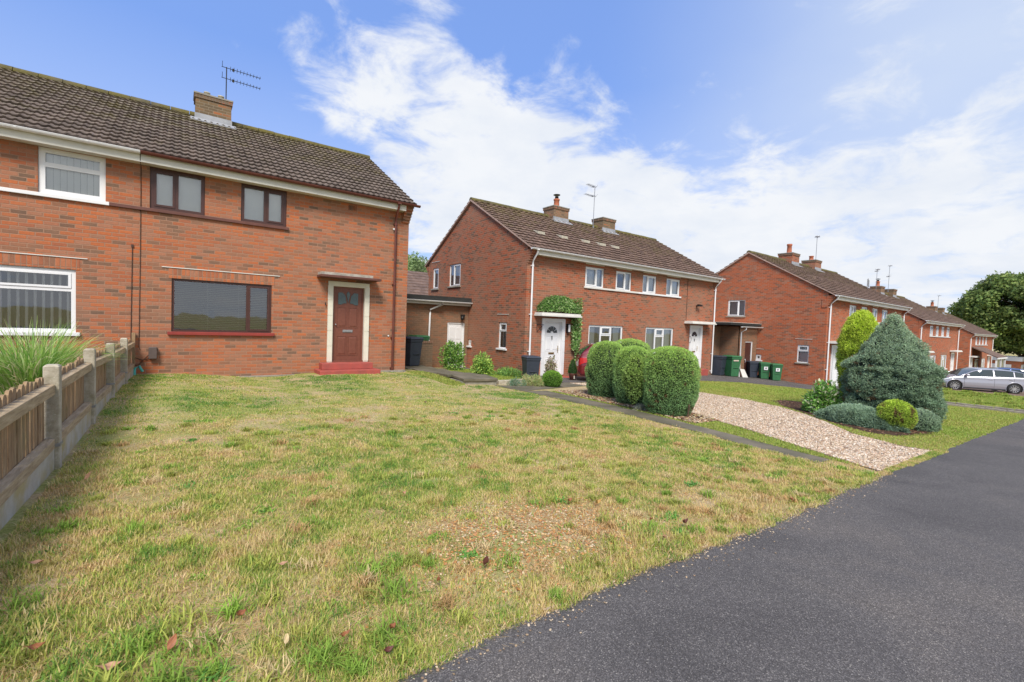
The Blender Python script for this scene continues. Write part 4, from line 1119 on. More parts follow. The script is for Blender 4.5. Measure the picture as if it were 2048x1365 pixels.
for (xa, ya), (xb, yb) in (((21.4, 1.66), (21.8, 4)), ((21.8, 4), (22.6, 7.3)), ((19.9, 1.66), (20.2, 4)), ((20.2, 4), (20.8, 7.3))):
    n = int(math.dist((xa, ya), (xb, yb)) / .45)
    for k in range(n):
        t0, t1 = k / n, (k + .94) / n; x0, y0, x1, y1 = xa + (xb - xa) * t0, ya + (yb - ya) * t0, xa + (xb - xa) * t1, ya + (yb - ya) * t1
        z = gz(x0, y0)
        g.hexa([(x0 - .05, y0, z - .1), (x0 + .05, y0, z - .1), (x1 + .05, y1, z - .1), (x1 - .05, y1, z - .1)], [(x0 - .05, y0, z + .06), (x0 + .05, y0, z + .06), (x1 + .05, y1, z + .06), (x1 - .05, y1, z + .06)])
o = g.build('path_edging'); o['kind'] = 'structure'
ruled('forecourt_paving', [(35, 2.6), (40, 2.4), (50, 2.4)], [(35, 9.2), (40, 9.2), (50, 9.2)], .010, M['redpave'], 8)
# planting beds
ruled('flower_bed', [(7.35, 4.55), (7.62, 5.6), (7.78, 6.6), (7.9, 7.6), (8.1, 9.0)], [(8.3, 4.6), (8.7, 5.6), (9.4, 6.7), (10.0, 7.8), (10.1, 9.2)], .014, M['soil'], 8)
ruled('flower_bed', [(10.1, 2.35), (9.95, 2.7), (10.5, 3.4), (11.4, 4.2), (12.6, 5.3), (13.6, 6.0)], [(11.2, 2.1), (12.3, 2.15), (13.3, 2.45), (14.0, 3.2), (14.4, 4.4), (14.3, 5.8)], .012, M['soil'], 10)
ruled('flower_bed', [(-7, 12.96), (-4, 12.96), (-.9, 12.96)], [(-7, 4.0), (-4, 4.0), (-.9, 4.0)], .02, M['soil'], 6)

# raised concrete slab path beside the nearest house
slab = thing('raised_path', 'raised dark concrete slab path with a step beside the nearest house', 'path', (6.1, 10.4, gz(6.5, 10.4)))
slab['kind'] = 'structure'
g = MB().mat(M['pathm']); z1 = gz(6.5, 10.4); zz = lambda y: gz(6.5, y) - z1 + .17 - .12 * sstep(10.6, 13, y)
for k in range(7):
    y0, y1 = k * .9, (k + 1) * .9 - .012; j = random.uniform(-.004, .004)
    g.hexa([(0, y0, zz(10.4 + y0) - .07), (1.1, y0, zz(10.4 + y0) - .10), (1.25, y1, zz(10.4 + y1) - .10), (.12, y1, zz(10.4 + y1) - .07)],
           [(0, y0, zz(10.4 + y0) + j), (1.1, y0, zz(10.4 + y0) - .03 + j), (1.25, y1, zz(10.4 + y1) - .03 + j), (.12, y1, zz(10.4 + y1) + j)])
g.build('paving_slab', None, slab, .008)
g = MB().mat(M['concrete']); g.hexa([(.02, .04, -.3), (1.08, .04, -.3), (1.2, 6.2, -.5), (.14, 6.2, -.5)], [(.02, .04, .10), (1.08, .04, .07), (1.2, 6.2, zz(16.6) - .1), (.14, 6.2, zz(16.6) - .07)]); g.build('riser', None, slab)
kerb = thing('stone_edge', 'short row of mossy stone edging blocks right of the raised slab path', 'edging', (7.3, 10.5, gz(7.5, 10.5)))
for k in range(4):
    g = MB().mat(M['post']); x = k * .33; g.box(x, x + .31, random.uniform(-.02, .02), .16, -.2, .11 + random.uniform(-.02, .02)); g.build('stone_block', None, kerb, .015)

# ---------------------------------------------------------------- grass
def in_lawn(x, y):
    pn = np.interp(y, [p[1] for p in PN], [p[0] for p in PN])
    pn = np.where(y > 9.2, np.where(y > 10.2, 5.9, 7.1), pn)
    pn = np.where(y < 2.2, 6.75, pn)
    a = (x > -.80) & (x < pn + .09 * (vnoise(x, y, .22, 41) - .25)) & (y > edge_y(x) - .02) & (y < 12.86)
    a &= ~((x > 2.9) & (x < 4.62) & (y > 12.30))
    a &= ~((x > 2.6) & (x < 5.0) & (y > 12.15) & (vnoise(x, y, .25, 4) > .45))
    return a
def in_strip(x, y):
    pf = np.interp(y, [p[1] for p in PF], [p[0] for p in PF]); dl = np.interp(y, [p[1] for p in DL], [p[0] for p in DL])
    bed = (y > 4.5) & (y < 9) & (x > np.interp(y, [4.5, 6.6, 9], [7.4, 7.8, 8.1]))
    return (x > pf + .04 - .10 * vnoise(x, y, .2, 43)) & (x < dl + .03 - .06 * vnoise(x, y, .15, 44)) & (y > 2.0) & (y < 9) & ~bed
def in_lawnB(x, y):
    dr = np.interp(y, [p[1] for p in DR], [p[0] for p in DR]); hi = np.interp(x, [9, 18.3, 20.2, 21], [10.9, 10.9, 10.0, 8.6]); xr = np.interp(y, [1.6, 4, 7.3, 9], [19.85, 20.15, 20.75, 21.1])
    bx = np.interp(y, [2.1, 2.35, 2.7, 3.4, 4.2, 5.3, 6.0], [11.6, 10.1, 9.95, 10.5, 11.4, 12.6, 13.9]); bx2 = np.interp(y, [2.1, 2.15, 2.45, 3.2, 4.4, 5.9], [11.2, 12.3, 13.3, 14.0, 14.4, 14.2])
    bed = (y > 2.1) & (y < 5.9) & (x > bx) & (x < bx2)
    return (x > dr + .02) & (x < xr) & (y > edge_y(x)) & (y < hi) & ~bed
def in_lawnC(x, y): return (x > np.interp(y, [1.6, 4, 7.3], [21.5, 21.9, 22.7])) & (x < 35) & (y > edge_y(x)) & (y < 7.2)
def in_side(x, y): return ((x > 7.42) & (x < 10.05) & (y > 10.75) & (y < 15.9) & (y > 10.75 + (x - 8.4) * .2)) | ((x > 5.6) & (x < 6.12) & (y > 10.3) & (y < 13))

def blades(name, xr, yr, inside, ncand, keep, hfun, cfun, label, width=.0035, mess=1.0, flat=.0, grow=.09):
    x = rng.uniform(*xr, ncand); y = rng.uniform(*yr, ncand)
    k = inside(x, y); x, y = x[k], y[k]
    d = np.hypot(x, y); k = rng.random(len(x)) < keep(x, y, d); x, y, d = x[k], y[k], d[k]
    n = len(x); h = hfun(x, y, d) * rng.uniform(.55, 1.25, n)
    w = width * (1 + d * grow * 2) * rng.uniform(.7, 1.3, n)
    a = rng.uniform(0, 2 * PI, n); lean = rng.uniform(.15, 1.0, n) * mess
    fl = rng.random(n) < flat; lean = np.where(fl, 2.6, lean); 
    dx, dy = np.cos(a), np.sin(a); px, py = -dy, dx
    z = gz_np(x, y)
    P = lambda t, s, lz: np.stack([x + dx * lean * h * t ** 1.6 * .8 + px * w * s, y + dy * lean * h * t ** 1.6 * .8 + py * w * s, z - .004 + h * (t - .25 * t * t * np.minimum(lean, 1.4)) * lz], 1)
    lz = np.where(fl, .25, 1.0)
    V = np.stack([P(0, -.5, lz), P(0, .5, lz), P(.55, -.42, lz), P(.55, .42, lz), P(1.0, 0, lz)], 1).reshape(-1, 3)
    b = np.arange(n) * 5
    F4 = np.stack([b, b + 1, b + 3, b + 2], 1); F3 = np.stack([b + 2, b + 3, b + 4], 1)
    col = np.repeat(cfun(x, y, d, n), 5, 0)
    o = np_mesh(name, V, [F4, F3], [M['blade']], col)
    tag(o, label, 'grass', None, 'stuff'); return o
G1 = np.array([.26, .40, .065]); G2 = np.array([.46, .50, .11]); G3 = np.array([.64, .55, .18]); ST = np.array([.78, .62, .34]); BS = np.array([.60, .40, .18]); G0 = np.array([.13, .29, .06])
def pick(t, stops):
    pos = np.array([s[0] for s in stops]); cs = np.array([s[1] for s in stops])
    return np.stack([np.interp(t, pos, cs[:, i]) for i in range(3)], 1)
def patch(x, y):   # gravelly bare spot
    return np.hypot((x - 1.95) / .85, (y - 2.33) / .55)
def col_lawn(x, y, d, n):
    t = .55 * fbm(x, y, 1.6, 1) + .45 * fbm(x, y, .28, 2) + rng.normal(0, .13, n)
    t -= .03 + .12 * np.clip((y - 5) / 6, 0, 1)
    t += .09 * np.clip((5 - y) / 3, 0, 1) + .03
    c = pick(t, [(.22, G0), (.36, G1), (.46, G2), (.56, G3), (.68, ST), (.85, BS)])
    return c * rng.uniform(.8, 1.2, n)[:, None]
def h_lawn(x, y, d):
    c = vnoise(x, y, .16, 7); return .020 + .022 * np.clip((c - .35) * 2, 0, 1) + .030 * np.clip(vnoise(x, y, .22, 8) - .72, 0, 1) * 3.5 * (y < 5.5)
def keep_lawn(x, y, d):
    dens = fbm(x, y, .5, 11); p = np.clip(.25 + (dens - .30) * 2.6, .12, 1) * np.clip(2.6 / d, .12, 1) ** 1.05
    p *= np.where(vnoise(x, y, .18, 22) + .25 * fbm(x, y, 1.3, 5) < .36, .35, 1)
    bare = np.exp(-np.hypot((x + .03) / .25, (y - 3.75) / .14) ** 2)
    return p * np.clip(patch(x, y) ** 2 * .5 + .02, 0, 1) * (1 - .85 * bare)
blades('lawn_grass', (-.8, 7.2), (1.5, 12.9), in_lawn, 1500000, keep_lawn, h_lawn, col_lawn,  'dry yellow green grass of the front lawn', .003, 1.35, .12)
def h_near(x, y, d):
    c = vnoise(x, y, .13, 17); return .028 + .026 * c + .030 * np.clip(fbm(x, y, .3, 18) - .55, 0, 1) * 4
def keep_near(x, y, d):
    p = np.clip(.15 + (fbm(x, y, .35, 19) - .36) * 3.2, .03, 1) * np.clip((6.2 - y) / 2, 0, 1) * np.clip(3.0 / d, .2, 1)
    return p * np.clip(patch(x, y) ** 2 * .45 - .05, 0, 1)
def col_near(x, y, d, n):
    t = .5 * fbm(x, y, .7, 23) + .5 * vnoise(x, y, .12, 24) + rng.normal(0, .12, n) + .05
    return pick(t, [(.2, G0), (.34, G1), (.47, G2), (.58, G3), (.72, ST), (.9, BS)]) * rng.uniform(.8, 1.2, n)[:, None]
blades('lawn_grass', (-.8, 6.4), (1.5, 6.2), in_lawn, 620000, keep_near, h_near, col_near, 'matted longer blades in the near part of the front lawn', .0028, 1.25, .10)
blades('lawn_grass', (6.4, 9.3), (1.5, 1.9), lambda x, y: (y > edge_y(x) - .02) & (y < 1.66 + .04 * vnoise(x, y, .2, 6)), 26000, lambda x, y, d: .7 + 0 * x, lambda x, y, d: .03 + 0 * x, col_near, 'thin grass edge between the gravel drive and the pavement', .003)
# dead straw lying flat
blades('straw', (-.8, 6.8), (1.5, 7), in_lawn, 190000, lambda x, y, d: np.clip(2 / d, 0, 1) * (vnoise(x, y, .5, 31) > .38), lambda x, y, d: .06 + 0 * x,
       lambda x, y, d, n: pick(rng.random(n), [(0, ST), (1, BS)]) * rng.uniform(.7, 1.2, n)[:, None], 'dead straw lying on the front lawn', .0026, flat=1.0)
# tufts
def tufts(name, cx, cy, n, r, h, pal, label, width=.004, droop=1.0):
    X, Y, Hh, C = [], [], [], []
    for x0, y0 in zip(cx, cy):
        q = rng.normal(0, 1, (n, 2)) * r * rng.uniform(.6, 1.3); X.append(x0 + q[:, 0]); Y.append(y0 + q[:, 1]); Hh.append(np.full(n, h * rng.uniform(.6, 1.3)))
        C.append(np.tile(pal[rng.integers(len(pal))], (n, 1)))
    x, y, h, C = map(np.concatenate, (X, Y, Hh, C)); n = len(x)
    k = in_lawn(x, y) & (patch(x, y) > .25); x, y, h, C = x[k], y[k], h[k], C[k]; n = len(x); h = h * rng.uniform(.6, 1.2, n)
    d = np.hypot(x, y); w = width * (1 + d * .15)
    a = rng.uniform(0, 2 * PI, n); lean = rng.uniform(.3, 1.3, n) * droop; dx, dy = np.cos(a), np.sin(a); px, py = -dy, dx; z = gz_np(x, y)
    P = lambda t, s: np.stack([x + dx * lean * h * t ** 1.7 * .8 + px * w * s, y + dy * lean * h * t ** 1.7 * .8 + py * w * s, z + h * (t - .38 * t * t * lean)], 1)
    V = np.stack([P(0, -.4), P(0, .4), P(.35, -.5), P(.35, .5), P(.7, -.4), P(.7, .4), P(1, 0)], 1).reshape(-1, 3); b = np.arange(n) * 7
    F4 = np.concatenate([np.stack([b, b + 1, b + 3, b + 2], 1), np.stack([b + 2, b + 3, b + 5, b + 4], 1)]); F3 = np.stack([b + 4, b + 5, b + 6], 1)
    o = np_mesh(name, V, [F4, F3], [M['blade']], np.repeat(C * rng.uniform(.75, 1.25, n)[:, None], 7, 0)); tag(o, label, 'grass', None, 'stuff')
nt_ = 330; tx = rng.uniform(-.75, 6.4, nt_); ty = 1.65 + 5.2 * rng.random(nt_) ** 1.6
tufts('grass_tuft', tx, ty, 70, .034, .058, [G1, G1 * 1.15, G2, G2 * .8, BS * 1.0, ST * .9, G3 * .85, G2], 'longer tufts of green and tan grass in the front lawn')
tx = np.concatenate([rng.uniform(-.7, 1.1, 15)]); ty = rng.uniform(1.7, 2.4, 15)
tufts('grass_tuft', tx, ty, 70, .045, .085, [G1, G1 * 1.2, G2], 'long green grass tufts at the near edge of the lawn', .0045, 1.1)
# flat weed rosettes and clover
wx = np.concatenate([rng.uniform(-.6, 6, 44), [.1, .35, .5, 1.35, 2.1, 2.6]]); wy = np.concatenate([1.8 + 6 * rng.random(44) ** 1.5, [2.75, 3.3, 3.55, 2.6, 2.3, 2.1]])
tufts('lawn_weeds', wx, wy, 34, .035, .038, [G0 * 1.4, np.array([.17, .38, .07]), G1 * 1.1], 'low dark green weeds growing in the front lawn', .008, 1.5)

lush = lambda c0: (lambda x, y, d, n: pick(.5 * fbm(x, y, 1.8, 14) + .5 * rng.random(n), [(.2, G1), (.5, G1 * .5 + G2 * .5), (.8, G3 * .8)]) * rng.uniform(.8, 1.2, n)[:, None] * c0)
blades('lawn_strip_grass', (6.3, 9), (1.9, 9.2), in_strip, 140000, lambda x, y, d: np.clip(5 / d, .1, 1), lambda x, y, d: .04 + 0 * x, lush(1.0), 'green grass strip between the dark path and the gravel drive')
blades('lawn_grass', (8.9, 21.2), (1.5, 11), in_lawnB, 420000, lambda x, y, d: np.clip(9 / d, .1, 1) * .9, lambda x, y, d: .035 + 0 * x, lush(1.0), 'short mown green lawn beyond the gravel drive', .004)
blades('lawn_grass', (21, 35), (1.5, 7.3), in_lawnC, 140000, lambda x, y, d: .8 + 0 * x, lambda x, y, d: .05 + .1 * (vnoise(x, y, .4, 3) > .8), lush(1.0), 'green lawn in front of the silver car', .006)
blades('lawn_grass', (5.5, 10.1), (10.2, 16), in_side, 90000, lambda x, y, d: .8 + 0 * x, lambda x, y, d: .06 + 0 * x, lush(1.0), 'green grass beside the raised slab path', .004)

# ---------------------------------------------------------------- pebbles
def pebbles(name, x, y, size, pal, label, flat=.6, lift=.0):
    n = len(x); s = size * rng.uniform(.6, 1.35, n)
    base = np.array([[1, 0, 0], [.35, .9, 0], [-.8, .6, 0], [-.9, -.5, 0], [.3, -1, 0], [0, 0, 1]], float)
    th = rng.uniform(0, 2 * PI, n); c, q = np.cos(th), np.sin(th); el = rng.uniform(.6, 1, n)
    bx = base[None, :, 0] * s[:, None]; by = base[None, :, 1] * (s * el)[:, None]; bz = base[None, :, 2] * (s * flat * rng.uniform(.6, 1.2, n))[:, None]
    tx, ty = rng.normal(0, .35, n), rng.normal(0, .35, n)
    X = bx * c[:, None] - by * q[:, None]; Y = bx * q[:, None] + by * c[:, None]; Z = bz + tx[:, None] * X * .5 + ty[:, None] * Y * .5
    # jitter of the crown point
    X[:, 5] += rng.normal(0, .3, n) * s; Y[:, 5] += rng.normal(0, .3, n) * s
    z0 = gz_np(x, y) + .008 + lift
    V = np.stack([X + x[:, None], Y + y[:, None], Z + z0[:, None] + (s * .15)[:, None]], -1).reshape(-1, 3)
    b = (np.arange(n) * 6)[:, None]
    F = np.concatenate([np.stack([b[:, 0] + i, b[:, 0] + (i + 1) % 5, b[:, 0] + 5], 1) for i in range(5)])
    pal = np.array(pal); C = pal[rng.integers(len(pal), size=n)] * rng.uniform(.75, 1.2, n)[:, None]
    o = np_mesh(name, V, [F], [M['stone']], np.repeat(C, 6, 0)); tag(o, label, 'gravel', None, 'stuff'); return o
n = 200000; x = rng.uniform(6.5, 13.4, n); y = rng.uniform(1.68, 10.8, n)
dl = np.interp(y, [p[1] for p in DL], [p[0] for p in DL]); dr = np.interp(y, [p[1] for p in DR], [p[0] for p in DR])
k = (x > dl + .02 + .05 * vnoise(x, y, .2, 3)) & (x < dr - .03 - .05 * vnoise(x, y, .2, 4)); x, y = x[k], y[k]
k = rng.random(len(x)) < np.clip(7.5 / np.hypot(x, y), .3, 1); x, y = x[k], y[k]
pebbles('drive_gravel', x, y, .0155, [(.60, .46, .33), (.48, .35, .23), (.66, .55, .42), (.33, .22, .14), (.62, .48, .33), (.25, .19, .14), (.72, .64, .52), (.52, .34, .23), (.42, .29, .18)], 'pink and buff gravel covering the driveway', .75)
n = 26000; x = rng.uniform(.6, 4.6, n); y = rng.uniform(1.6, 4.0, n); pt = patch(x, y)
k = (rng.random(n) < np.exp(-(pt ** 2) * 1.7) * 2.2 + .012) & (y > edge_y(x)); x, y = x[k], y[k]
pebbles('lawn_gravel', x, y, .0085, [(.50, .27, .10), (.44, .20, .06), (.54, .36, .18), (.32, .17, .08), (.56, .44, .28), (.40, .2, .09)], 'loose amber gravel in the bare patch of the lawn', .7, -.004)
n = 1500; x = rng.uniform(.7, 6.6, n); y = edge_y(x) + .03 - np.abs(rng.normal(0, .11, n)) * rng.random(n)
pebbles('edge_gravel', x, y, .006, [(.36, .26, .16), (.28, .19, .12), (.5, .40, .28)], 'small stones along the edge of the pavement', .7)
# bark chips and dead leaves in the clipped-bush bed
n = 9000; y = rng.uniform(4.5, 9.1, n); x = rng.uniform(7.3, 10, n); k = (x > np.interp(y, [4.5, 6.6, 9], [7.38, 7.8, 8.1])) & (x < np.interp(y, [4.6, 5.6, 6.7, 9], [8.3, 8.7, 9.4, 10])); x, y = x[k], y[k]
pebbles('bark_mulch', x, y, .024, [(.30, .17, .09), (.44, .30, .19), (.18, .10, .06), (.52, .42, .30), (.38, .2, .1), (.40, .36, .16)], 'brown bark chips and dead leaves under the clipped bushes', .35, .008)
n = 2500; x = rng.uniform(9.9, 14.4, n); y = rng.uniform(2, 6, n); k = ~in_lawnB(x, y) & (x > np.interp(y, [p[1] for p in DR], [p[0] for p in DR]) + .3); x, y = x[k], y[k]
pebbles('bark_mulch', x, y, .02, [(.16, .08, .045), (.24, .13, .08), (.10, .06, .035)], 'dark soil crumbs of the conifer bed', .4, .008)

# ---------------------------------------------------------------- vegetation
def leaf_quads(C, D, U, L, W, col):
    """C centres, D direction, U side vector (n,3); diamond leaves"""
    a = C; t = C + D * L[:, None]; m = C + D * (L * .5)[:, None]
    V = np.stack([a, m + U * (W * .5)[:, None], t, m - U * (W * .5)[:, None]], 1).reshape(-1, 3)
    b = np.arange(len(C)) * 4
    return V, np.stack([b, b + 1, b + 2, b + 3], 1), np.repeat(col, 4, 0)
def unit(v): return v / (np.linalg.norm(v, axis=1, keepdims=True) + 1e-9)
def shell_bush(name, label, cat, base, prof, n, ll, lw, pal_top, pal_low, group=None, squash=1.0, rot=0, lump=.06, lseed=1, out=.55, inner=(.03, .05, .02), dz=None, sub=None, parent=None, up=.0, shear=(0, 0), wob=0, dead=0):
    zs = np.array([p[0] for p in prof]); rs = np.array([p[1] for p in prof]); H = zs[-1]
    def surf(th, z, k=1.0):
        r = np.interp(np.clip(z + wob * (fbm(th * 1.6 + 4, z * 1.5, .8, lseed + 9) - .5), 0, H), zs, rs) if wob else np.interp(z, zs, rs)
        r = r * (1 + lump * 2 * (fbm(th * 2.2 + 10, z * 4, .9, lseed) - .5)) * k
        x = r * np.cos(th); y = r * squash * np.sin(th)
        c, s = math.cos(rot), math.sin(rot)
        return np.stack([x * c - y * s + shear[0] * z, x * s + y * c + shear[1] * z, z], 1)
    # sampling proportional to radius and slant
    zz = np.linspace(0, H, 400); r_ = np.interp(zz, zs, rs); dr = np.gradient(r_, zz); wt = np.maximum(r_, .02) * np.sqrt(1 + dr ** 2); cdf = np.cumsum(wt); cdf /= cdf[-1]
    z = np.interp(rng.random(n), cdf, zz); th = rng.uniform(0, 2 * PI, n)
    # periodic theta noise: blend
    P = surf(th, z); e = .02
    Pt = surf(th + e, z); Pz = surf(th, np.minimum(z + e, H)); N_ = unit(np.cross(Pt - P, np.where((z + e > H)[:, None], P - surf(th, z - e), Pz - P)))
    depth = rng.random(n) ** 2 * ll * 1.2
    Cn = P - N_ * depth[:, None]
    D = unit(N_ * out + rng.normal(0, .5, (n, 3)) + np.array([0, 0, up])); U = unit(np.cross(D, rng.normal(0, 1, (n, 3))))
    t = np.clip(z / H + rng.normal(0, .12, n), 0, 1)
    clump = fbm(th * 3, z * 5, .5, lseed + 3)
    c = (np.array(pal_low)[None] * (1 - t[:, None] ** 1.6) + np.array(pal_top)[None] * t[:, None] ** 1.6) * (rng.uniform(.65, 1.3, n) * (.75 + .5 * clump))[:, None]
    if dead:
        dm = np.clip((fbm(th * 3.1, z * 5, .6, lseed + 6) + .10 * (1 - z / H) - dead) * 14, 0, 1)[:, None]; c = c * (1 - dm) + np.array([.30, .19, .09]) * rng.uniform(.5, 1.2, n)[:, None] * dm
    V, F, Cc = leaf_quads(Cn, D, U, ll * rng.uniform(.6, 1.3, n), lw * rng.uniform(.7, 1.3, n), c)
    # dark solid core just inside the leaf shell
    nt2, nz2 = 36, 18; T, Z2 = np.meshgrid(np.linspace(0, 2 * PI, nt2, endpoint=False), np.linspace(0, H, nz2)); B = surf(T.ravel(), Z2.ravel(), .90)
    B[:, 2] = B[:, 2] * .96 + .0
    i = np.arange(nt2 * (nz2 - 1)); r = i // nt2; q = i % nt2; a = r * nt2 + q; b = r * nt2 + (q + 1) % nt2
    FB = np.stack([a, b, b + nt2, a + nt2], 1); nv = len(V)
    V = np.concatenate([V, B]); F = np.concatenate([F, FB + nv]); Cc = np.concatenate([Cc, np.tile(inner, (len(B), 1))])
    o = np_mesh(name, V, [F], [M['veg']], Cc, parent)
    o.location = base if parent is None else sub
    if parent is None: tag(o, label, cat, group)
    return o
def clip_prof(r, h): return [(0, r * .55), (.05 * h, r * .78), (.18 * h, r * .93), (.45 * h, r * 1.0), (.7 * h, r * .98), (.84 * h, r * .88), (.92 * h, r * .72), (.97 * h, r * .45), (h, .02)]
PT, PL = (.48, .68, .15), (.21, .37, .16)  # paler tops: yellow-green new growth, with some top light put into the colour
gB = 'clipped barrel-shaped conifers between path and drive'
bx = [('tall clipped green bush farthest left, directly in front of the red car', 8.80, 7.88, .50, 1.42), ('slim rounded clipped bush standing between its two broader neighbours', 8.40, 6.72, .42, 1.33),
      ('clipped green bush at the back whose top shows over the others', 9.7, 7.9, .58, 1.52)]
for i, (lb, x, y, r, h) in enumerate(bx):
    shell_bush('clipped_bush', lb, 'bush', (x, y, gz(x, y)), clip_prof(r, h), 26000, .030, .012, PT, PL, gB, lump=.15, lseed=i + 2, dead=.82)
x, y, r, h = 7.96, 5.44, .52, 1.36
cb = thing('clipped_bush', 'broad flat-topped clipped bush nearest the gravel drive with a split on its left side', 'bush', (x, y, gz(x, y)), 0, gB)
shell_bush('foliage', None, None, None, clip_prof(r, h), 42000, .028, .011, PT, PL, lump=.15, lseed=9, dead=.76, parent=cb, sub=(0, 0, 0))
shell_bush('split_branch', None, None, None, [(0, .02), (.2, .12), (.45, .2), (.6, .2), (.75, .15), (.95, .1), (1.02, .01)], 6000, .045, .02, (.42, .58, .14), (.22, .34, .1), lump=.5, out=.9, lseed=10, inner=(.02, .025, .012), parent=cb, sub=(-.43, .54, .16))
g = MB().mat(M['bark']); g.tube([(-.1, -.48, .0), (-.1, -.50, .12), (-.08, -.5, .28)], .02, 6); g.build('stem', None, cb)

shell_bush('box_ball', 'small round clipped box ball right of the large grey bin', 'bush', (8.9, 10.05, gz(8.9, 10.05)), [(0, .14), (.06, .23), (.2, .29), (.33, .27), (.43, .17), (.48, .01)], 9000, .03, .015, (.30, .52, .07), (.14, .30, .05), lump=.05)

JG = (.45, .57, .37); JL = (.22, .33, .20)
con = thing('blue_conifer', 'large blue-grey conical conifer with layered branches beside the pavement', 'conifer', (12.65, 3.13, gz(12.5, 3.15)))
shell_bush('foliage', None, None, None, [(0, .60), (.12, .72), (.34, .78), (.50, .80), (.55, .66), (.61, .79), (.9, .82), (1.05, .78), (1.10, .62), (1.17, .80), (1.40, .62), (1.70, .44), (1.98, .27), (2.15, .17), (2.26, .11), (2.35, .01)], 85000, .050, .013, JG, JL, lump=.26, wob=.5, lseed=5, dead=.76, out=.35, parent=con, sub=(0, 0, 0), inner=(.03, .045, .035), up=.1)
shell_bush('side_branch', None, None, None, [(0, .26), (.2, .36), (.55, .40), (.8, .32), (.98, .12), (1.02, .01)], 14000, .05, .013, JG, JL, lump=.3, lseed=6, parent=con, sub=(.15, -.46, .02), inner=(.03, .045, .035))
shell_bush('side_branch', None, None, None, [(0, .22), (.12, .30), (.3, .27), (.42, .1), (.45, .01)], 8000, .045, .012, JG, JL, lump=.3, lseed=7, parent=con, sub=(-.95, -.76, .0), inner=(.03, .045, .035))
g = MB().mat(M['bark']); g.tube([(0, 0, 0), (0, 0, 2.2)], .07, 8, r1=.01); g.build('trunk', None, con)
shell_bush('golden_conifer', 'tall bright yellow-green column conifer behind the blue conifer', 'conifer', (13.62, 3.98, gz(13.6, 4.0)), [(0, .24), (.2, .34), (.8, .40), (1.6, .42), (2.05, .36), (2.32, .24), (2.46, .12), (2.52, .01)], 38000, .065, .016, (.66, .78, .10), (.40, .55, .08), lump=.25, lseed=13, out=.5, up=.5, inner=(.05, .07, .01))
shell_bush('juniper_mound', 'low spreading blue-grey juniper mound at the edge of the gravel drive', 'shrub', (10.98, 3.15, gz(10.98, 3.15)), [(0, .76), (.06, .79), (.14, .72), (.25, .54), (.34, .3), (.38, .02)], 26000, .055, .012, (.42, .56, .37), (.24, .35, .23), squash=.42, rot=math.radians(72), lump=.25, lseed=15, up=.2, inner=(.03, .05, .035))
shell_bush('golden_ball', 'round yellow-green clipped ball in front of the blue conifer', 'bush', (10.98, 2.58, gz(10.98, 2.58)), [(0, .13), (.1, .25), (.27, .315), (.42, .27), (.53, .16), (.58, .01)], 17000, .03, .012, (.56, .72, .09), (.34, .46, .08), lump=.09, lseed=17, up=.3, dead=.68)

def leafy(name, label, cat, base, pts_fn, n, ll, lw, pal, stems=None, group=None, hang=0):
    P, Nn = pts_fn(n)
    D = unit(Nn + rng.normal(0, .6, (n, 3)) + np.array([0, 0, -hang])); U = unit(np.cross(D, rng.normal(0, 1, (n, 3))))
    pal = np.array(pal); c = pal[rng.integers(len(pal), size=n)] * rng.uniform(.7, 1.25, n)[:, None]
    V, F, C = leaf_quads(P, D, U, ll * rng.uniform(.6, 1.3, n), lw * rng.uniform(.7, 1.3, n), c)
    if stems:
        root = thing(name, label, cat, base, 0, group)
        np_mesh('leaves', V, [F], [M['veg']], C, root)
        g = MB().mat(M['bark'])
        for s in stems: g.tube(s, .012, 5, r1=.004)
        g.build('stem', None, root); return root
    o = np_mesh(name, V, [F], [M['veg']], C); o.location = base; tag(o, label, cat, group); return o
def blob_pts(rx, ry, h, z0=0.0, clumps=14, cr=.35):
    def f(n):
        c = unit(rng.normal(0, 1, (clumps, 3))) * rng.uniform(.3, 1, (clumps, 1)) ** .5; c[:, 2] = np.abs(c[:, 2])
        k = rng.integers(clumps, size=n); q = unit(rng.normal(0, 1, (n, 3))) * cr * rng.uniform(.4, 1, (n, 1)) ** .4; p = c[k] * .75 + q; p[:, 2] = np.maximum(p[:, 2], -.02)
        nn = unit(q + c[k] * .4); return p * np.array([rx, ry, h]) + np.array([0, 0, z0]), nn
    return f
st = lambda h, r, k: [[(0, 0, 0), (r * .4 * math.cos(a), r * .4 * math.sin(a), h * .4), (r * .8 * math.cos(a), r * .8 * math.sin(a), h * .85)] for a in [i * 2 * PI / k + .3 for i in range(k)]]
leafy('laurel_shrub', 'upright dark green shrub left of the white side door', 'shrub', (8.6, 15.6, gz(8.6, 15.6)), blob_pts(.48, .48, 1.25, .1), 2600, .11, .045, [(.22, .42, .09), (.13, .28, .06), (.34, .52, .12)], st(1.2, .4, 6))
leafy('laurel_shrub', 'lighter green shrub in front of the foot of the white side door', 'shrub', (8.75, 13.6, gz(8.75, 13.6)), blob_pts(.42, .42, .78, .05), 1700, .10, .045, [(.38, .58, .13), (.52, .66, .15), (.2, .38, .09)], st(.7, .35, 5))
leafy('low_border_plant', 'low green border plants along the side wall of the second house', 'plant', (9.55, 13.0, gz(9.6, 13)), blob_pts(.38, .9, .38, 0, 24, .3), 2200, .07, .03, [(.24, .44, .09), (.36, .54, .14), (.16, .32, .1)])
leafy('wild_border_plant', 'scruffy yellowish plant in front of the large grey bin', 'plant', (8.35, 10.35, gz(8.35, 10.4)), blob_pts(.38, .34, .36, 0, 16, .35), 2600, .07, .012, [(.46, .54, .2), (.60, .48, .22), (.30, .46, .14), (.55, .58, .3)])
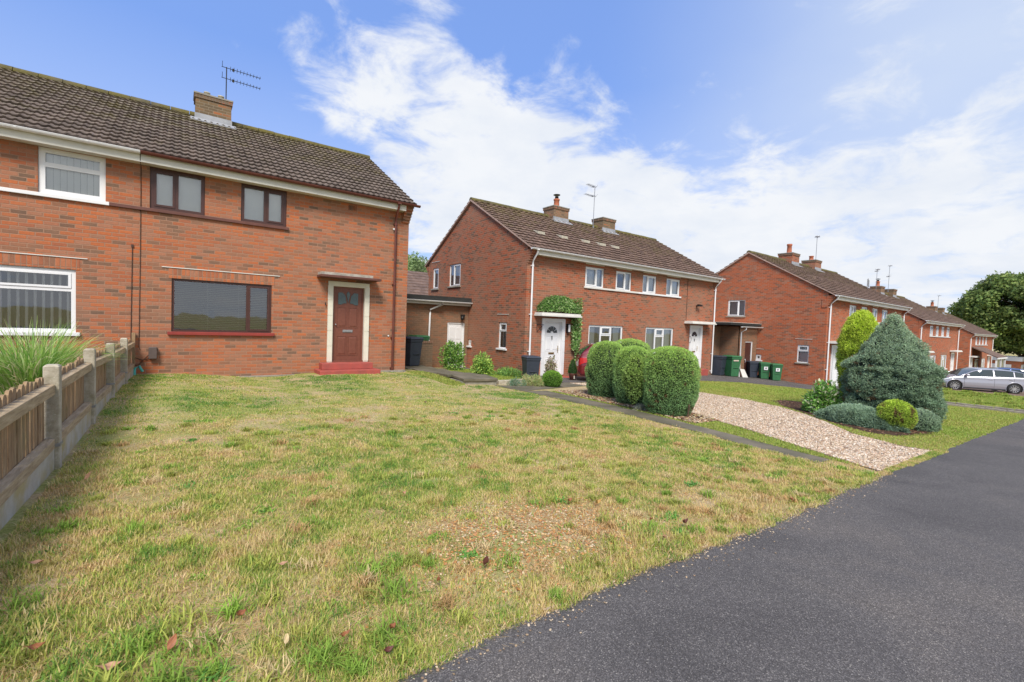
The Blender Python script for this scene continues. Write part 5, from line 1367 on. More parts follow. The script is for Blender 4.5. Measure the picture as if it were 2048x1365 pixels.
leafy('grey_leaf_plant', 'blue-green wispy plant by the stone edging blocks', 'plant', (7.75, 10.25, gz(7.75, 10.25)), blob_pts(.30, .2, .26, 0, 10, .4), 900, .06, .014, [(.22, .34, .24), (.18, .3, .16)])
leafy('grey_leaf_plant', 'low silvery plant at the feet of the clipped bushes', 'plant', (7.78, 5.95, gz(7.78, 5.95)), blob_pts(.20, .26, .11, 0, 10, .4), 1500, .035, .012, [(.42, .46, .36), (.34, .38, .28), (.5, .5, .4)])
leafy('dry_hydrangea', 'pale half-dead flowering shrub between the large grey bin and the white front door', 'shrub', (10.15, 11.55, gz(10.15, 11.55)), blob_pts(.25, .25, .85, .1, 16, .3), 900, .07, .05, [(.56, .48, .36), (.44, .34, .24), (.3, .32, .14), (.62, .56, .46)], st(.85, .25, 6))
leafy('variegated_shrub', 'round green shrub with cream flowers left of the blue conifer', 'shrub', (12.25, 4.22, gz(12.05, 4.35)), blob_pts(.5, .46, .72, .05, 22, .3), 3600, .09, .045, [(.2, .42, .09), (.28, .52, .12), (.12, .28, .06), (.28, .5, .1), (.75, .76, .52)], st(.6, .4, 6))
def ivy_pts(n):
    k1 = int(n * .66); t = rng.uniform(0, PI, k1); rr = rng.random(k1) ** .45
    x = 1.04 * np.cos(t) * rr; z = .60 * np.sin(t) * rr; bump_ = 1 - rr ** 3
    a = np.stack([x, -.05 - .36 * bump_ * rng.random(k1), z], 1)
    k2 = n - k1; s = rng.random(k2) ** .75
    z2 = .55 - s * 2.0; w = .28 - .06 * s
    b = np.stack([.93 + .02 * np.sin(z2 * 5) + rng.uniform(-1, 1, k2) * w * np.clip(1.9 - s * 1.2, 0, 1), -.03 - .12 * rng.random(k2), z2], 1)
    k3 = rng.random(k2) < .09; b[k3, 2] = rng.uniform(-2.2, -1.45, k3.sum()); b[k3, 0] = 1.0 + rng.normal(0, .05, k3.sum())
    P = np.concatenate([a, b]); Nn = np.tile([0, -1, .25], (n, 1)) + np.stack([P[:, 0] * .4, 0 * P[:, 0], np.maximum(P[:, 2], 0) * 1.0], 1)
    return P, unit(Nn)
leafy('climbing_ivy', 'climbing ivy heaped over the left white porch and hanging down its right side', 'ivy', (11.6, 12.98, .50), ivy_pts, 6500, .07, .055, [(.19, .36, .09), (.10, .22, .06), (.34, .52, .17), (.50, .60, .3), (.22, .42, .1)],
      [[(1.0, -.02, -2.4), (.97, -.03, -1.4), (.95, -.03, -.4), (.9, -.03, .3)]], hang=.3)
pt = thing('potted_conifer', 'small cone-shaped conifer in a patterned pot between the porch and the red car', 'plant', (11.35, 11.75, gz(11.3, 11.75)))
g = MB().mat(simple('dark_red_glazed_pot', (.16, .06, .045), .4, .1, 6, .05)); g.lathe([(0, 0), (.09, 0), (.125, .2), (.14, .22), (.14, .25), (.12, .25), (.11, .2), (0, .2)], (0, 0, 0), 16)
g.mat(M['cream']); g.box(-.04, .0, -.125, -.112, .06, .17); g.build('pot', None, pt)
shell_bush('foliage', None, None, None, [(0, .08), (.06, .15), (.25, .13), (.45, .06), (.55, .01)], 3500, .03, .012, (.12, .25, .06), (.06, .15, .04), parent=pt, sub=(0, 0, .22))

# ornamental grass behind the fence
def arch_grass(label, x0, y0, z0, n, L, spread):
    a = rng.uniform(0, 2 * PI, n); out = rng.uniform(.15, 1.0, n) * spread; l = L * rng.uniform(.45, 1.12, n); r0 = rng.random(n) ** .5 * .42; bend = rng.normal(0, .5, n)
    dx, dy = np.cos(a), np.sin(a); px, py = -dy, dx; w = .0065 * rng.uniform(.6, 1.2, n); tw = rng.uniform(-1, 1, n)
    K = 7; V = []
    for i in range(K):
        t = i / (K - 1); rad = r0 * .7 + out * l * t ** 1.7 * .80; z = l * (t - .52 * out * t ** 2.6); sd = bend * l * t ** 2 * .3; ww = w * (1 - t ** 2.2) + .0006
        for s in (-1, 1): V.append(np.stack([x0 + dx * rad + px * (ww * s + sd), y0 + dy * rad + py * (ww * s + sd), z0 + z + tw * ww * s * .5], 1))
    V = np.stack(V, 1).reshape(-1, 3); b = np.arange(n) * 2 * K
    F = np.concatenate([np.stack([b + 2 * i, b + 2 * i + 1, b + 2 * i + 3, b + 2 * i + 2], 1) for i in range(K - 1)])
    pal = np.array([(.34, .54, .11), (.46, .66, .18), (.22, .42, .09), (.62, .72, .32), (.78, .68, .42)]); c = pal[rng.choice(5, size=n, p=[.30, .24, .18, .15, .13])] * rng.uniform(.8, 1.2, n)[:, None]
    o = np_mesh('ornamental_grass', V, [F], [M['blade']], np.repeat(c, 2 * K, 0)); tag(o, label, 'plant'); return o
arch_grass('tall arching green ornamental grass behind the fence under the white-framed window', -1.62, 8.9, gz(-.9, 8.9), 1900, 1.22, .95)
leafy('border_flowers', 'small dry seed heads and low plants beside the ornamental grass', 'plant', (-1.2, 10.1, gz(0, 10.1)), blob_pts(.3, .8, .62, 0, 20, .3), 900, .04, .012, [(.3, .28, .12), (.36, .2, .12), (.2, .3, .08)])
leafy('border_flowers', 'low weedy plants in the soil bed behind the nearest fence panels', 'plant', (-1.7, 5.9, gz(0, 5.9)), blob_pts(.7, 1.3, .22, 0, 30, .22), 1600, .05, .014, [(.3, .3, .14), (.2, .3, .1), (.4, .34, .2)])

# trees
def tree(label, x, y, z0, trunk_h, R, H, n, ll, pal, name='tree', seed=1, clumps=260, droop=0):
    root = thing(name, label, 'tree', (x, y, z0)); r = np.random.default_rng(seed)
    g = MB().mat(M['bark']); g.tube([(0, 0, -.5), (.05 * R, 0, trunk_h * .5), (0, .03 * R, trunk_h), (0, 0, trunk_h + H * .4)], R * .055, 10, r1=R * .02)
    for k in range(11):
        a = k * 2.4; h = trunk_h * .8 + k * H * .05; e = R * .75
        g.tube([(0, 0, h), (e * .5 * math.cos(a), e * .5 * math.sin(a), h + H * .18), (e * math.cos(a), e * math.sin(a), h + H * .26)], R * .022, 6, r1=R * .004)
    g.build('trunk', None, root)
    c = unit(r.normal(0, 1, (clumps, 3))) * (r.uniform(.35, 1, (clumps, 1)) ** .4)
    # flatter underneath
    c[:, 2] = np.where(c[:, 2] < 0, c[:, 2] * .85, c[:, 2])
    C0 = c * np.array([R * .88, R * .88, H / 2 * .9]); C0[:, 2] += trunk_h + H / 2
    cr = r.uniform(.10, .2, clumps) * R
    k = r.integers(clumps, size=n); q = unit(r.normal(0, 1, (n, 3))) * r.uniform(.2, 1, (n, 1)) ** .45
    P = C0[k] + q * cr[k][:, None] * np.array([1, 1, .75 + droop]); Nn = unit(q + np.array([0, 0, .3 - droop]) + r.normal(0, .5, (n, 3)))
    U = unit(np.cross(Nn, r.normal(0, 1, (n, 3)))); D = unit(np.cross(U, Nn) + np.array([0, 0, -droop]))
    pal = np.array(pal); tone = r.uniform(.72, 1.25, clumps)
    col = pal[r.integers(len(pal), size=n)] * (tone[k] * r.uniform(.75, 1.25, n))[:, None]
    V, F, Cc = leaf_quads(P, D, U, ll * r.uniform(.6, 1.3, n), ll * .6 * r.uniform(.7, 1.3, n), col)
    np_mesh('crown', V, [F], [M['veg']], Cc, root); return root
tree('large round dark green tree at the right edge behind the farthest house', 97, 8.8, -5.2, 2.6, 9.0, 13.0, 120000, .42, [(.15, .22, .055), (.21, .29, .075), (.30, .36, .11), (.09, .15, .04)], clumps=420)
tree('feathery light green tree behind the gap between the first two houses', 15.2, 37, -2.8, 3.0, 3.6, 5.6, 16000, .22, [(.26, .36, .15), (.34, .44, .2), (.18, .27, .1)], seed=3, clumps=90, droop=.6)
tree('small green tree at the far right beyond the garage', 106, 6.5, -5.3, 1.0, 3.2, 4.4, 8000, .4, [(.12, .22, .04), (.18, .28, .06)], seed=5, clumps=60)
# ---------------------------------------------------------------- bins
M['bingrey'] = simple('slate_grey_bin_plastic', (.045, .055, .075), .5, .12, 5, .08)
M['bingreen'] = simple('green_bin_plastic', (.045, .17, .07), .5, .12, 5, .08)
M['rubber'] = simple('rubber', (.02, .02, .02), .8, .1, 10, .1)
def wheelie_bin(label, x, y, rz, mat, sticker=None, z=None, sc=1.0, lean=0, open_=0):
    B = thing('wheelie_bin', label, 'bin', (x, y, gz(x, y) if z is None else z), rz, 'wheelie bins standing outside the houses')
    B.scale = (sc, sc, sc)
    g = MB().mat(mat); H = .98
    def ring(z, w, d): return [(-w / 2, -d / 2, z), (w / 2, -d / 2, z), (w / 2, d / 2, z), (-w / 2, d / 2, z)]
    rs = [ring(.04, .44, .50), ring(.5, .50, .58), ring(.88, .545, .65), ring(.90, .575, .69), ring(H, .58, .70)]
    v = [p for r in rs for p in r]; f = [(3, 2, 1, 0)]
    for i in range(len(rs) - 1):
        for j in range(4): f.append((i * 4 + j, i * 4 + (j + 1) % 4, (i + 1) * 4 + (j + 1) % 4, (i + 1) * 4 + j))
    g.add(v, f); g.box(-.14, .14, -.325, -.28, .45, .47); g.build('bin_body', None, B, .012)
    g = MB().mat(mat); t = H + .005
    r1 = ring(t, .61, .74); r2 = ring(t + .03, .61, .74); r3 = ring(t + .075, .50, .60); r4 = ring(t + .085, .3, .4)
    v = [p for r in (r1, r2, r3, r4) for p in r]; f = [(3, 2, 1, 0), (12, 13, 14, 15)]
    for i in range(3):
        for j in range(4): f.append((i * 4 + j, i * 4 + (j + 1) % 4, (i + 1) * 4 + (j + 1) % 4, (i + 1) * 4 + j))
    g.add(v, f); g.tube([(-.2, .40, t - .02), (.2, .40, t - .02)], .016, 8); g.box(-.2, -.17, .33, .40, t - .05, t); g.box(.17, .2, .33, .40, t - .05, t)
    l = g.build('lid', None, B, .01)
    for s in (-1, 1):
        g = MB().mat(M['rubber']); g.tube([(s * .22, .26, .1), (s * .27, .26, .1)], .1, 16); g.build('wheel', None, B)
    if sticker:
        g = MB().mat(M['white']); a = sticker
        if a == 'number':
            g.box(-.10, .12, -.352, -.346, .60, .80); g.mat(M['black'])
            g.tube([(0.01, -.354, .735), (0.01, -.356, .735)], .032, 12); g.prism([(-.045, .70), (.065, .70), (.01, .64)], -.358, -.354, 'y'); 
        else:
            g.mat(M['cream']).box(-.20, .1, -.352, -.345, .80, .86); g.mat(M['potred']).box(-.18, .08, -.354, -.352, .82, .835)
        g.build('sticker', None, B)
    return B
wheelie_bin('large slate grey wheelie bin on its own left of the white ivy-topped front door', 9.35, 11.65, -.35, M['bingrey'], z=-1.93, sc=.84)
wheelie_bin('slate grey wheelie bin tucked behind the corner of the nearest house', 6.75, 15.35, .3, M['bingrey'], z=gz(6.7, 15.3) + .03)
wheelie_bin('dark green bin mostly hidden behind the low brick wall', 7.62, 16.58, .1, M['bingreen'], z=-1.66)
wheelie_bin('dark slate grey bin closest to the white drainpipe of the second house', 22.98, 12.88, .1, M['bingrey'])
wheelie_bin('tall green wheelie bin with a small cream label beside the white drainpipe', 23.5, 12.42, -.35, M['bingreen'], 'strip', sc=1.05)
wheelie_bin('slate blue-grey bin in the row of three against the bright red gable wall', 24.98, 12.05, -.75, M['bingrey'], sc=.84)
wheelie_bin('green bin with white sticker in the middle of the row of three', 25.05, 11.48, -.85, M['bingreen'], 'number', sc=.84)
wheelie_bin('green bin with white sticker at the right end of the row of three', 25.12, 10.92, -.85, M['bingreen'], 'number', sc=.84)
g = MB().mat(M['whitew']); zb = gz(24, 12.1); g.hexa([(23.95, 12.02, zb), (24.3, 11.92, zb), (24.32, 11.96, zb), (23.97, 12.06, zb)], [(23.88, 12.16, zb + .45), (24.15, 12.06, zb + .42), (24.17, 12.1, zb + .42), (23.9, 12.2, zb + .45)])
tag(g.build('leaning_board'), 'pale board leaning by the foot of the drainpipe between the green and grey bins', 'board')

# ---------------------------------------------------------------- fallen leaves
def leaf_mesh(name, mat, curl, fold, L=.062, W=.034):
    g = MB().mat(mat); n, m = 9, 7; v = []
    for i in range(n):
        t = i / (n - 1); w = W * math.sin(PI * min(1, t * .96 + .02)) ** .7 * (1 - .25 * t)
        for j in range(m):
            s = j / (m - 1) * 2 - 1
            v.append(((t - .5) * L, s * w * .5, curl * (t - .5) ** 2 * L * 3 + fold * abs(s) ** 1.5 * w * .6 + .004 * math.sin(7 * t + 4 * s)))
    f = [(i * m + j, i * m + j + 1, (i + 1) * m + j + 1, (i + 1) * m + j) for i in range(n - 1) for j in range(m - 1)]
    g.smooth = True; g.add(v, f); g.smooth = False; g.tube([(-L * .5, 0, curl * .25 * L * 3), (-L * .72, .004, curl * .25 * L * 3 + .004)], .0015, 4)
    return g
def leaf_mat(name, c, c2):
    m, nt, bs = new_mat(name); co = objco(nt); r = ramp(nt, [(.3, c2), (.7, c)]); nt.links.new(noise_(nt, co, 60, 5, .7), r.inputs[0]); nt.links.new(r.outputs[0], bs.inputs['Base Color']); bs.inputs['Roughness'].default_value = .6; return m
LM = [leaf_mat('leaf_rust', (.38, .15, .065), (.22, .08, .035)), leaf_mat('leaf_tan', (.46, .27, .16), (.34, .17, .10)), leaf_mat('leaf_dark_red_brown', (.16, .05, .035), (.09, .03, .025)), leaf_mat('leaf_yellow', (.52, .38, .10), (.40, .20, .07)), leaf_mat('leaf_pale', (.58, .46, .25), (.45, .33, .16))]
leaves = [ # x, y, rot, tiltx, tilty, material, curl, fold, scale, label
 (-.57, 4.85, .5, .3, -.9, 1, .1, .2, 1.25, 'pinkish tan leaf standing up in the grass beside the fence'),
 (-.58, 3.27, .1, .2, .1, 1, .3, .5, .95, 'light rust leaf lying in the grass at the left edge of the lawn'),
 (-.43, 2.41, .2, .4, .1, 0, .6, .8, .85, 'small curled rust leaf near the bottom left of the lawn'),
 (-.01, 2.15, 1.1, .2, -.6, 0, .1, .3, 1.05, 'rust leaf tilted upright near the front of the lawn'),
 (-.19, 2.13, .0, .2, .1, 1, .3, .3, 1.1, 'orange-tan leaf cut by the bottom edge of the photo'),
 (.22, 2.22, .9, .5, .3, 0, .5, .9, 1.0, 'folded rust leaf half sunk in straw'),
 (.46, 2.62, .1, .1, .05, 1, .2, .2, .85, 'flat tan leaf on a straw patch in front of a tan tuft'),
 (.36, 1.95, 1.3, .2, -.5, 4, .1, .2, .75, 'pale yellow-green leaf near the bottom edge'),
 (.56, 1.86, .4, .4, .1, 0, .7, .8, .8, 'curled red-brown leaf in the long green tufts'),
 (.74, 1.80, .8, .3, .4, 0, .5, .7, .9, 'bright rust leaf near the pavement edge'),
 (.68, 1.68, .2, .3, .1, 2, .5, .8, .8, 'dark red-brown leaf right at the pavement edge'),
 (1.38, 2.06, .9, .3, .5, 2, .8, .9, 1.3, 'large dark purple-brown curled leaf below the gravel patch'),
 (1.16, 2.32, 1.2, .4, .6, 3, .7, .8, 1.1, 'orange curled leaf left of the gravel patch'),
 (1.08, 2.04, 1.2, .5, .4, 0, .6, .9, .8, 'small rust leaf below the orange curled leaf'),
 (2.70, 2.46, .2, .6, .1, 3, .9, .8, 1.15, 'yellow and brown curled leaf above the gravel patch'),
 (2.53, 2.60, .3, .5, .1, 0, .7, .8, 1.0, 'red-brown leaf left of the yellow curled leaf'),
 (2.36, 2.90, .6, .4, .3, 1, .6, .6, .8, 'small pinkish leaf behind the red-brown leaf'),
 (2.05, 2.80, .3, .4, .2, 1, .6, .5, .65, 'tiny tan leaf above the left part of the gravel patch'),
 (2.99, 1.87, .1, .5, .0, 2, .8, .9, 1.05, 'dark brown cupped leaf close to the pavement right of the gravel'),
 (2.80, 2.02, 1.0, .5, .3, 0, .6, .8, .75, 'small rust leaf behind the dark cupped leaf'),
 (2.62, 1.78, .5, .4, .2, 1, .6, .6, .75, 'tan leaf beside the pavement left of the dark cupped leaf'),
 (3.75, 7.80, .5, .4, .1, 2, .6, .8, 1.1, 'lone dark leaf far up the lawn'),
 (4.35, 1.70, .2, .4, .1, 0, .5, .7, .9, 'rust leaf at the lawn edge where the lawn narrows'),
 (1.45, 3.35, .5, .4, .1, 1, .5, .6, .8, 'light brown leaf in the middle of the lawn')]
for x, y, rz, tx, ty, mi, cu, fo, sc, lb in leaves:
    o = leaf_mesh('fallen_leaf', LM[mi], cu, fo).build('fallen_leaf')
    o.location = (x, y, gz(x, y) + .038 + .02 * abs(ty)); o.rotation_euler = (tx, ty, rz); o.scale = (sc * .9,) * 3
    tag(o, lb, 'leaf', 'fallen brown leaves on the front lawn')

# ---------------------------------------------------------------- cars
def carpaint(name, c, metal=.6):
    m, nt, bs = new_mat(name); bs.inputs['Base Color'].default_value = (*c, 1); bs.inputs['Metallic'].default_value = metal; bs.inputs['Roughness'].default_value = .32
    bs.inputs['Coat Weight'].default_value = 1; bs.inputs['Coat Roughness'].default_value = .03; return m
def car_glass():
    m, nt, bs = new_mat('car_glass'); bs.inputs['Base Color'].default_value = (.035, .05, .055, 1); bs.inputs['Roughness'].default_value = .04; bs.inputs['Specular IOR Level'].default_value = .8; return m
M['cglass'] = car_glass()
M['alloy'] = simple('alloy_wheel', (.62, .62, .62), .3, .05, 5, 0, metal=.8)
M['tail'] = simple('red_tail_light', (.55, .02, .02), .2, .05, 8, 0, coat=1)
M['lamp'] = simple('headlight_glass', (.75, .78, .8), .1, .05, 8, 0, coat=1)
M['trim'] = simple('black_plastic_trim', (.025, .025, .027), .6, .05, 8, 0)
def car(name, label, x, y, rz, P, loc_z=None, paint=None):
    """car frame: +x front, y width. P: profile dictionary"""
    L, Wd = P['L'], P['W']
    C = thing(name, label, 'car', (x, y, gz(x, y) if loc_z is None else loc_z), rz)
    n = 140; xs = np.linspace(-L / 2, L / 2, n)
    ip = lambda k, X: np.interp(X, [a for a, b in P[k]], [b for a, b in P[k]])
    wh = P['wheels']; wr = P['wr']; ar = wr + .055
    def ring(X):
        u = abs(X) / (L / 2); wp = ip('plan', X) * Wd / 2
        zb, zs, zr = ip('bottom', X), ip('belt', X), ip('roof', X); zr = max(zr, zs + .004)
        k = min(1, (zr - zs) / .45)
        rw = wp * (1 - .20 * k) - .03 * k
        mid = zb + (zs - zb) * .5
        pts = [(0, zb), (wp * .9, zb), (wp * .97, zb + .07), (wp * 1.0, zb + .22), (wp * 1.005, mid), (wp * .99, mid + (zs - mid) * .45), (wp * .985, zs - .06), (wp * .95, zs),
               (wp * .95 + (rw - wp * .95) * .5, zs + (zr - zs) * .5), (rw + .01, zs + (zr - zs) * .88), (rw * .88, zr - .012 * (1 - k) - .02 * k), (rw * .5, zr - .003), (0, zr + .006)]
        q = pts[:1]
        for i_ in range(1, 7):
            a_, b_ = pts[i_], pts[i_ + 1]
            q += [(a_[0] + (b_[0] - a_[0]) * t_ / 4, a_[1] + (b_[1] - a_[1]) * t_ / 4) for t_ in range(4)]
        return q + pts[7:]
    R = [ring(X) for X in xs]; m = len(R[0])
    v = []; f = []
    for side in (-1, 1):
        n0 = len(v)
        for X, rr in zip(xs, R):
            for (a, b) in rr:
                v.append((X, a * side, b))
        for i in range(n - 1):
            Xc = (xs[i] + xs[i + 1]) / 2
            for j in range(m - 1):
                zc = (R[i][j][1] + R[i][j + 1][1]) / 2
                if 1 <= j <= 24 and any(math.hypot(Xc - w, zc - wr) < ar for w in wh): continue
                if j < 1 and any(abs(Xc - w) < ar for w in wh): continue
                q = (n0 + i * m + j, n0 + (i + 1) * m + j, n0 + (i + 1) * m + j + 1, n0 + i * m + j + 1)
                f.append(q if side == -1 else q[::-1])
        for i, rev in ((0, True), (n - 1, False)):
            q = tuple(n0 + i * m + j for j in range(m)); f.append(q[::-1] if (rev == (side == -1)) else q)
    g = MB().mat(paint); g.smooth = True; g.add(v, f); g.smooth = False
    body = g.build('body', None, C)
    # wheel arches
    for w in wh:
        for s in (-1, 1):
            wp = ip('plan', w) * Wd / 2
            a = MB().mat(paint); pts = [(w + ar * math.cos(t), s * (wp * .995), wr + ar * math.sin(t)) for t in np.linspace(-.35, PI + .35, 18)]; a.tube(pts, .022, 8); a.build('wheel_arch', None, body)
            a = MB().mat(M['trim']); 
            for q in range(16):
                t0, t1 = -.5 + q * (PI + 1) / 16, -.5 + (q + 1) * (PI + 1) / 16
                c0, s0, c1, s1 = math.cos(t0), math.sin(t0), math.cos(t1), math.sin(t1)
                a.quad((w + ar * c0, s * wp * .98, wr + ar * s0), (w + ar * c1, s * wp * .98, wr + ar * s1), (w + ar * c1, s * wp * .55, wr + ar * s1), (w + ar * c0, s * wp * .55, wr + ar * s0))
            a.quad(*[(w + ar * math.cos(t), s * wp * .56, wr + ar * math.sin(t)) for t in np.linspace(-.5, PI + .5, 14)]); a.build('arch_liner', None, body)
    # side glass, set just outside the shell
    def on(X, t, s, off=.016):
        zs, zr = ip('belt', X), max(ip('roof', X), ip('belt', X) + .004); wp = ip('plan', X) * Wd / 2; k = min(1, (zr - zs) / .45); rw = wp * (1 - .20 * k) - .03 * k
        y0, y1 = wp * .95, wp * .95 + (rw - wp * .95) * .5; y2 = rw + .01
        z = zs + (zr - zs) * t
        yy = y0 + (y1 - y0) * t / .5 if t < .5 else y1 + (y2 - y1) * (t - .5) / .38
        return (X, s * (yy + off), z)
    for s in (-1, 1):
        for pane in P['sideglass']:
            g = MB().mat(M['cglass']); lo = pane['lo']; hi = pane['hi']; K = 14; n0 = len(g.v)
            for i in range(K + 1):
                X = lo[0] + (lo[1] - lo[0]) * i / K
                for j in range(4):
                    g.v.append(on(X, .06 + .79 * j / 3, s))
            for i in range(K):
                for j in range(3):
                    a = n0 + i * 4 + j; q = (a, a + 4, a + 5, a + 1); g.f.append(q if s == -1 else q[::-1]); g.m.append(0); g.sm.append(True)
            g.build('side_window', None, body)
    # front and rear screens: follow the roof line between given x
    for nm, (x0, x1) in (('windscreen', P['ws']), ('rear_window', P['rs'])):
        g = MB().mat(M['cglass']); K = 8; n0 = 0
        for i in range(K + 1):
            X = x0 + (x1 - x0) * i / K; zr = ip('roof', X); zs = ip('belt', X); wp = ip('plan', X) * Wd / 2; k = min(1, max(0, (zr - zs) / .45)); rw = wp * (1 - .2 * k) - .03 * k
            dzr = (ip('roof', X + .02) - ip('roof', X - .02)) / .04; nn = Vector((-dzr, 0, 1)).normalized() * .012
            for j in range(7):
                q = j / 6 * 2 - 1; g.v.append((X + nn.x, q * rw * .90, zr + nn.z - .02 * q * q))
        for i in range(K):
            for j in range(6):
                a = i * 7 + j; q = (a, a + 1, a + 8, a + 7); g.f.append(q if x1 < x0 else q[::-1]); g.m.append(0); g.sm.append(True)
        g.build(nm, None, body)
    # trims, lamps
    yb = lambda X: ip('plan', X) * Wd / 2
    for s in (-1, 1):
        g = MB().mat(M['lamp']); X = L / 2 - .1; K = 6; n0 = 0
        for i in range(K + 1):
            X = L / 2 - .10 - .62 * i / K; z0, z1 = ip('belt', X) - .20 + .08 * i / K, ip('belt', X) - .05 - .02 * i / K
            g.v += [(X, s * (yb(X) * (1.0) + .006), z0 + .03), (X, s * (yb(X) * .985 + .004), z1)]
        for i in range(K):
            a = i * 2; q = (a, a + 2, a + 3, a + 1); g.f.append(q if s == 1 else q[::-1]); g.m.append(0); g.sm.append(True)
        g.build('headlight', None, body)
        g = MB().mat(M['tail']); n0 = 0
        for i in range(K + 1):
            X = -L / 2 + .04 + .42 * i / K; z1 = ip('belt', X) - .02 - .03 * i / K; z0 = z1 - .24 + .16 * i / K
            g.v += [(X, s * (yb(X) * 1.0 + .012), z0), (X, s * (yb(X) * .985 + .012), z1)]
        for i in range(K):
            a = i * 2; q = (a, a + 2, a + 3, a + 1); g.f.append(q if s == 1 else q[::-1]); g.m.append(0); g.sm.append(True)
        g.build('tail_light', None, body)
        # door handles and shut lines
        g = MB().mat(paint)
        for X in P['handles']:
            z = ip('belt', X) - .14; g.box(X - .09, X + .09, s * (yb(X) * .985), s * (yb(X) * .985 + .035), z - .012, z + .012)
        g.build('door_handle', None, body, .005)
        g = MB().mat(M['trim'])
        for X, zl in P['shuts']:
            K = 8
            for i in range(K):
                za = zl + (ip('belt', X) - zl) * i / K; zc = zl + (ip('belt', X) - zl) * (i + 1) / K
                def ys(z):
                    rr = ring(X); zz = [b for a, b in rr[1:26]]; aa = [a for a, b in rr[1:26]]; return np.interp(z, zz, aa) + .002
                g.quad((X - .005, s * ys(za), za), (X + .005, s * ys(za), za), (X + .005, s * ys(zc), zc), (X - .005, s * ys(zc), zc))
        X0, X1 = wh[1] + ar, wh[0] - ar
        g.box(X0, X1, s * (Wd / 2 * .93), s * (Wd / 2 * 1.0), ip('bottom', 0) - .01, ip('bottom', 0) + .06)
        g.build('sill_trim', None, body)
        g = MB().mat(paint); X = P['ws'][0] - .28; z = ip('belt', X) + .06; g.box(X - .06, X + .09, s * (Wd / 2 * .97), s * (Wd / 2 * .97 + .2), z - .03, z + .1); g.build('door_mirror', None, body, .03)
        for w in wh:
            yc = s * (Wd / 2 - .11)
            W_ = MB().mat(M['rubber']); W_.lathe([(wr * .62, -.10), (wr * .93, -.10), (wr, -.07), (wr, .07), (wr * .93, .10), (wr * .62, .10)], (w, yc, wr), 28, 'y'); wheel = W_.build('wheel', None, C)
            h = MB().mat(M['trim']); h.lathe([(0, 0), (wr * .66, 0)], (w, yc + s * .045, wr), 20, 'y')
            h.mat(M['alloy']); h.lathe([(wr * .6, s * .08), (wr * .66, s * .105), (wr * .70, s * .09)], (w, yc, wr), 28, 'y')
            for q in range(10):
                t = q * PI / 5; c, sn = math.cos(t), math.sin(t); px, pz = -sn * .018, c * .018
                h.hexa([(w + px, yc + s * .055, wr + pz), (w - px, yc + s * .055, wr - pz), (w + c * wr * .64 - px, yc + s * .05, wr + sn * wr * .64 - pz), (w + c * wr * .64 + px, yc + s * .05, wr + sn * wr * .64 + pz)],
                       [(w + px, yc + s * .095, wr + pz), (w - px, yc + s * .095, wr - pz), (w + c * wr * .64 - px, yc + s * .10, wr + sn * wr * .64 - pz), (w + c * wr * .64 + px, yc + s * .10, wr + sn * wr * .64 + pz)])
            h.tube([(w, yc + s * .05, wr), (w, yc + s * .1, wr)], .05, 10)
            h.build('rim', None, wheel)
    g = MB().mat(M['trim']); g.box(L / 2 - .10, L / 2 - .005, -Wd * .30, Wd * .30, ip('bottom', L / 2 - .1) + .06, ip('bottom', L / 2 - .1) + .26); g.build('grille', None, body, .01)
    g = MB().mat(M['cream']); g.box(-L / 2 - .012, -L / 2 + .02, -.26, .26, .55, .66); g.build('number_plate', None, body)
    return C
hatch = dict(L=4.36, W=1.82, wheels=(1.34, -1.31), wr=.325,
    plan=[(-2.18, .80), (-2.08, .88), (-1.8, .96), (-1.0, 1), (1.0, 1), (1.6, .96), (1.95, .86), (2.1, .74), (2.18, .58)],
    bottom=[(-2.18, .40), (-2.05, .26), (-1.7, .2), (1.7, .2), (2.05, .22), (2.18, .30)],
    belt=[(-2.18, .86), (-2.05, 1.02), (-1.3, 1.01), (.0, .95), (.9, .93), (1.3, .90), (1.75, .80), (2.05, .66), (2.18, .52)],
    roof=[(-2.18, .87), (-2.1, 1.03), (-2.0, 1.14), (-1.75, 1.33), (-1.45, 1.41), (-.9, 1.465), (-.3, 1.485), (.1, 1.45), (.5, 1.30), (.85, 1.10), (1.15, .93), (1.3, .91), (1.75, .81), (2.05, .67), (2.18, .53)],
    sideglass=[dict(lo=(-.38, .82), hi=(-.36, .22)), dict(lo=(-1.28, -.46), hi=(-1.16, -.44)), dict(lo=(-1.72, -1.34), hi=(-1.45, -1.22))],
    ws=(1.10, .22), rs=(-2.04, -1.62), handles=(-.25, -1.15), shuts=[(.92, .3), (-.42, .26), (-1.28, .62)])
sc_ = car('silver_car', 'silver hatchback with alloy wheels parked on the forecourt at the right edge', 37.95, 5.39, math.radians(124), hatch, paint=carpaint('silver_paint', (.42, .42, .47), .5))
small = dict(L=3.8, W=1.64, wheels=(1.18, -1.20), wr=.29,
    plan=[(-1.9, .82), (-1.8, .92), (-1.5, .98), (-.8, 1), (.9, 1), (1.4, .96), (1.75, .86), (1.9, .66)],
    bottom=[(-1.9, .36), (-1.8, .24), (1.75, .22), (1.9, .30)],
    belt=[(-1.9, .80), (-1.85, .90), (-1.2, .93), (.7, .88), (1.0, .86), (1.6, .74), (1.9, .52)],
    roof=[(-1.9, .81), (-1.84, .94), (-1.72, 1.12), (-1.5, 1.32), (-1.35, 1.37), (-.6, 1.42), (.1, 1.40), (.4, 1.28), (.75, 1.04), (.98, .87), (1.6, .75), (1.9, .53)],
    sideglass=[dict(lo=(-.35, .68), hi=(-.33, .25)), dict(lo=(-1.5, -.45), hi=(-1.28, -.43))],
    ws=(.96, .30), rs=(-1.82, -1.46), handles=(-.22,), shuts=[(.8, .3), (-.40, .26)])
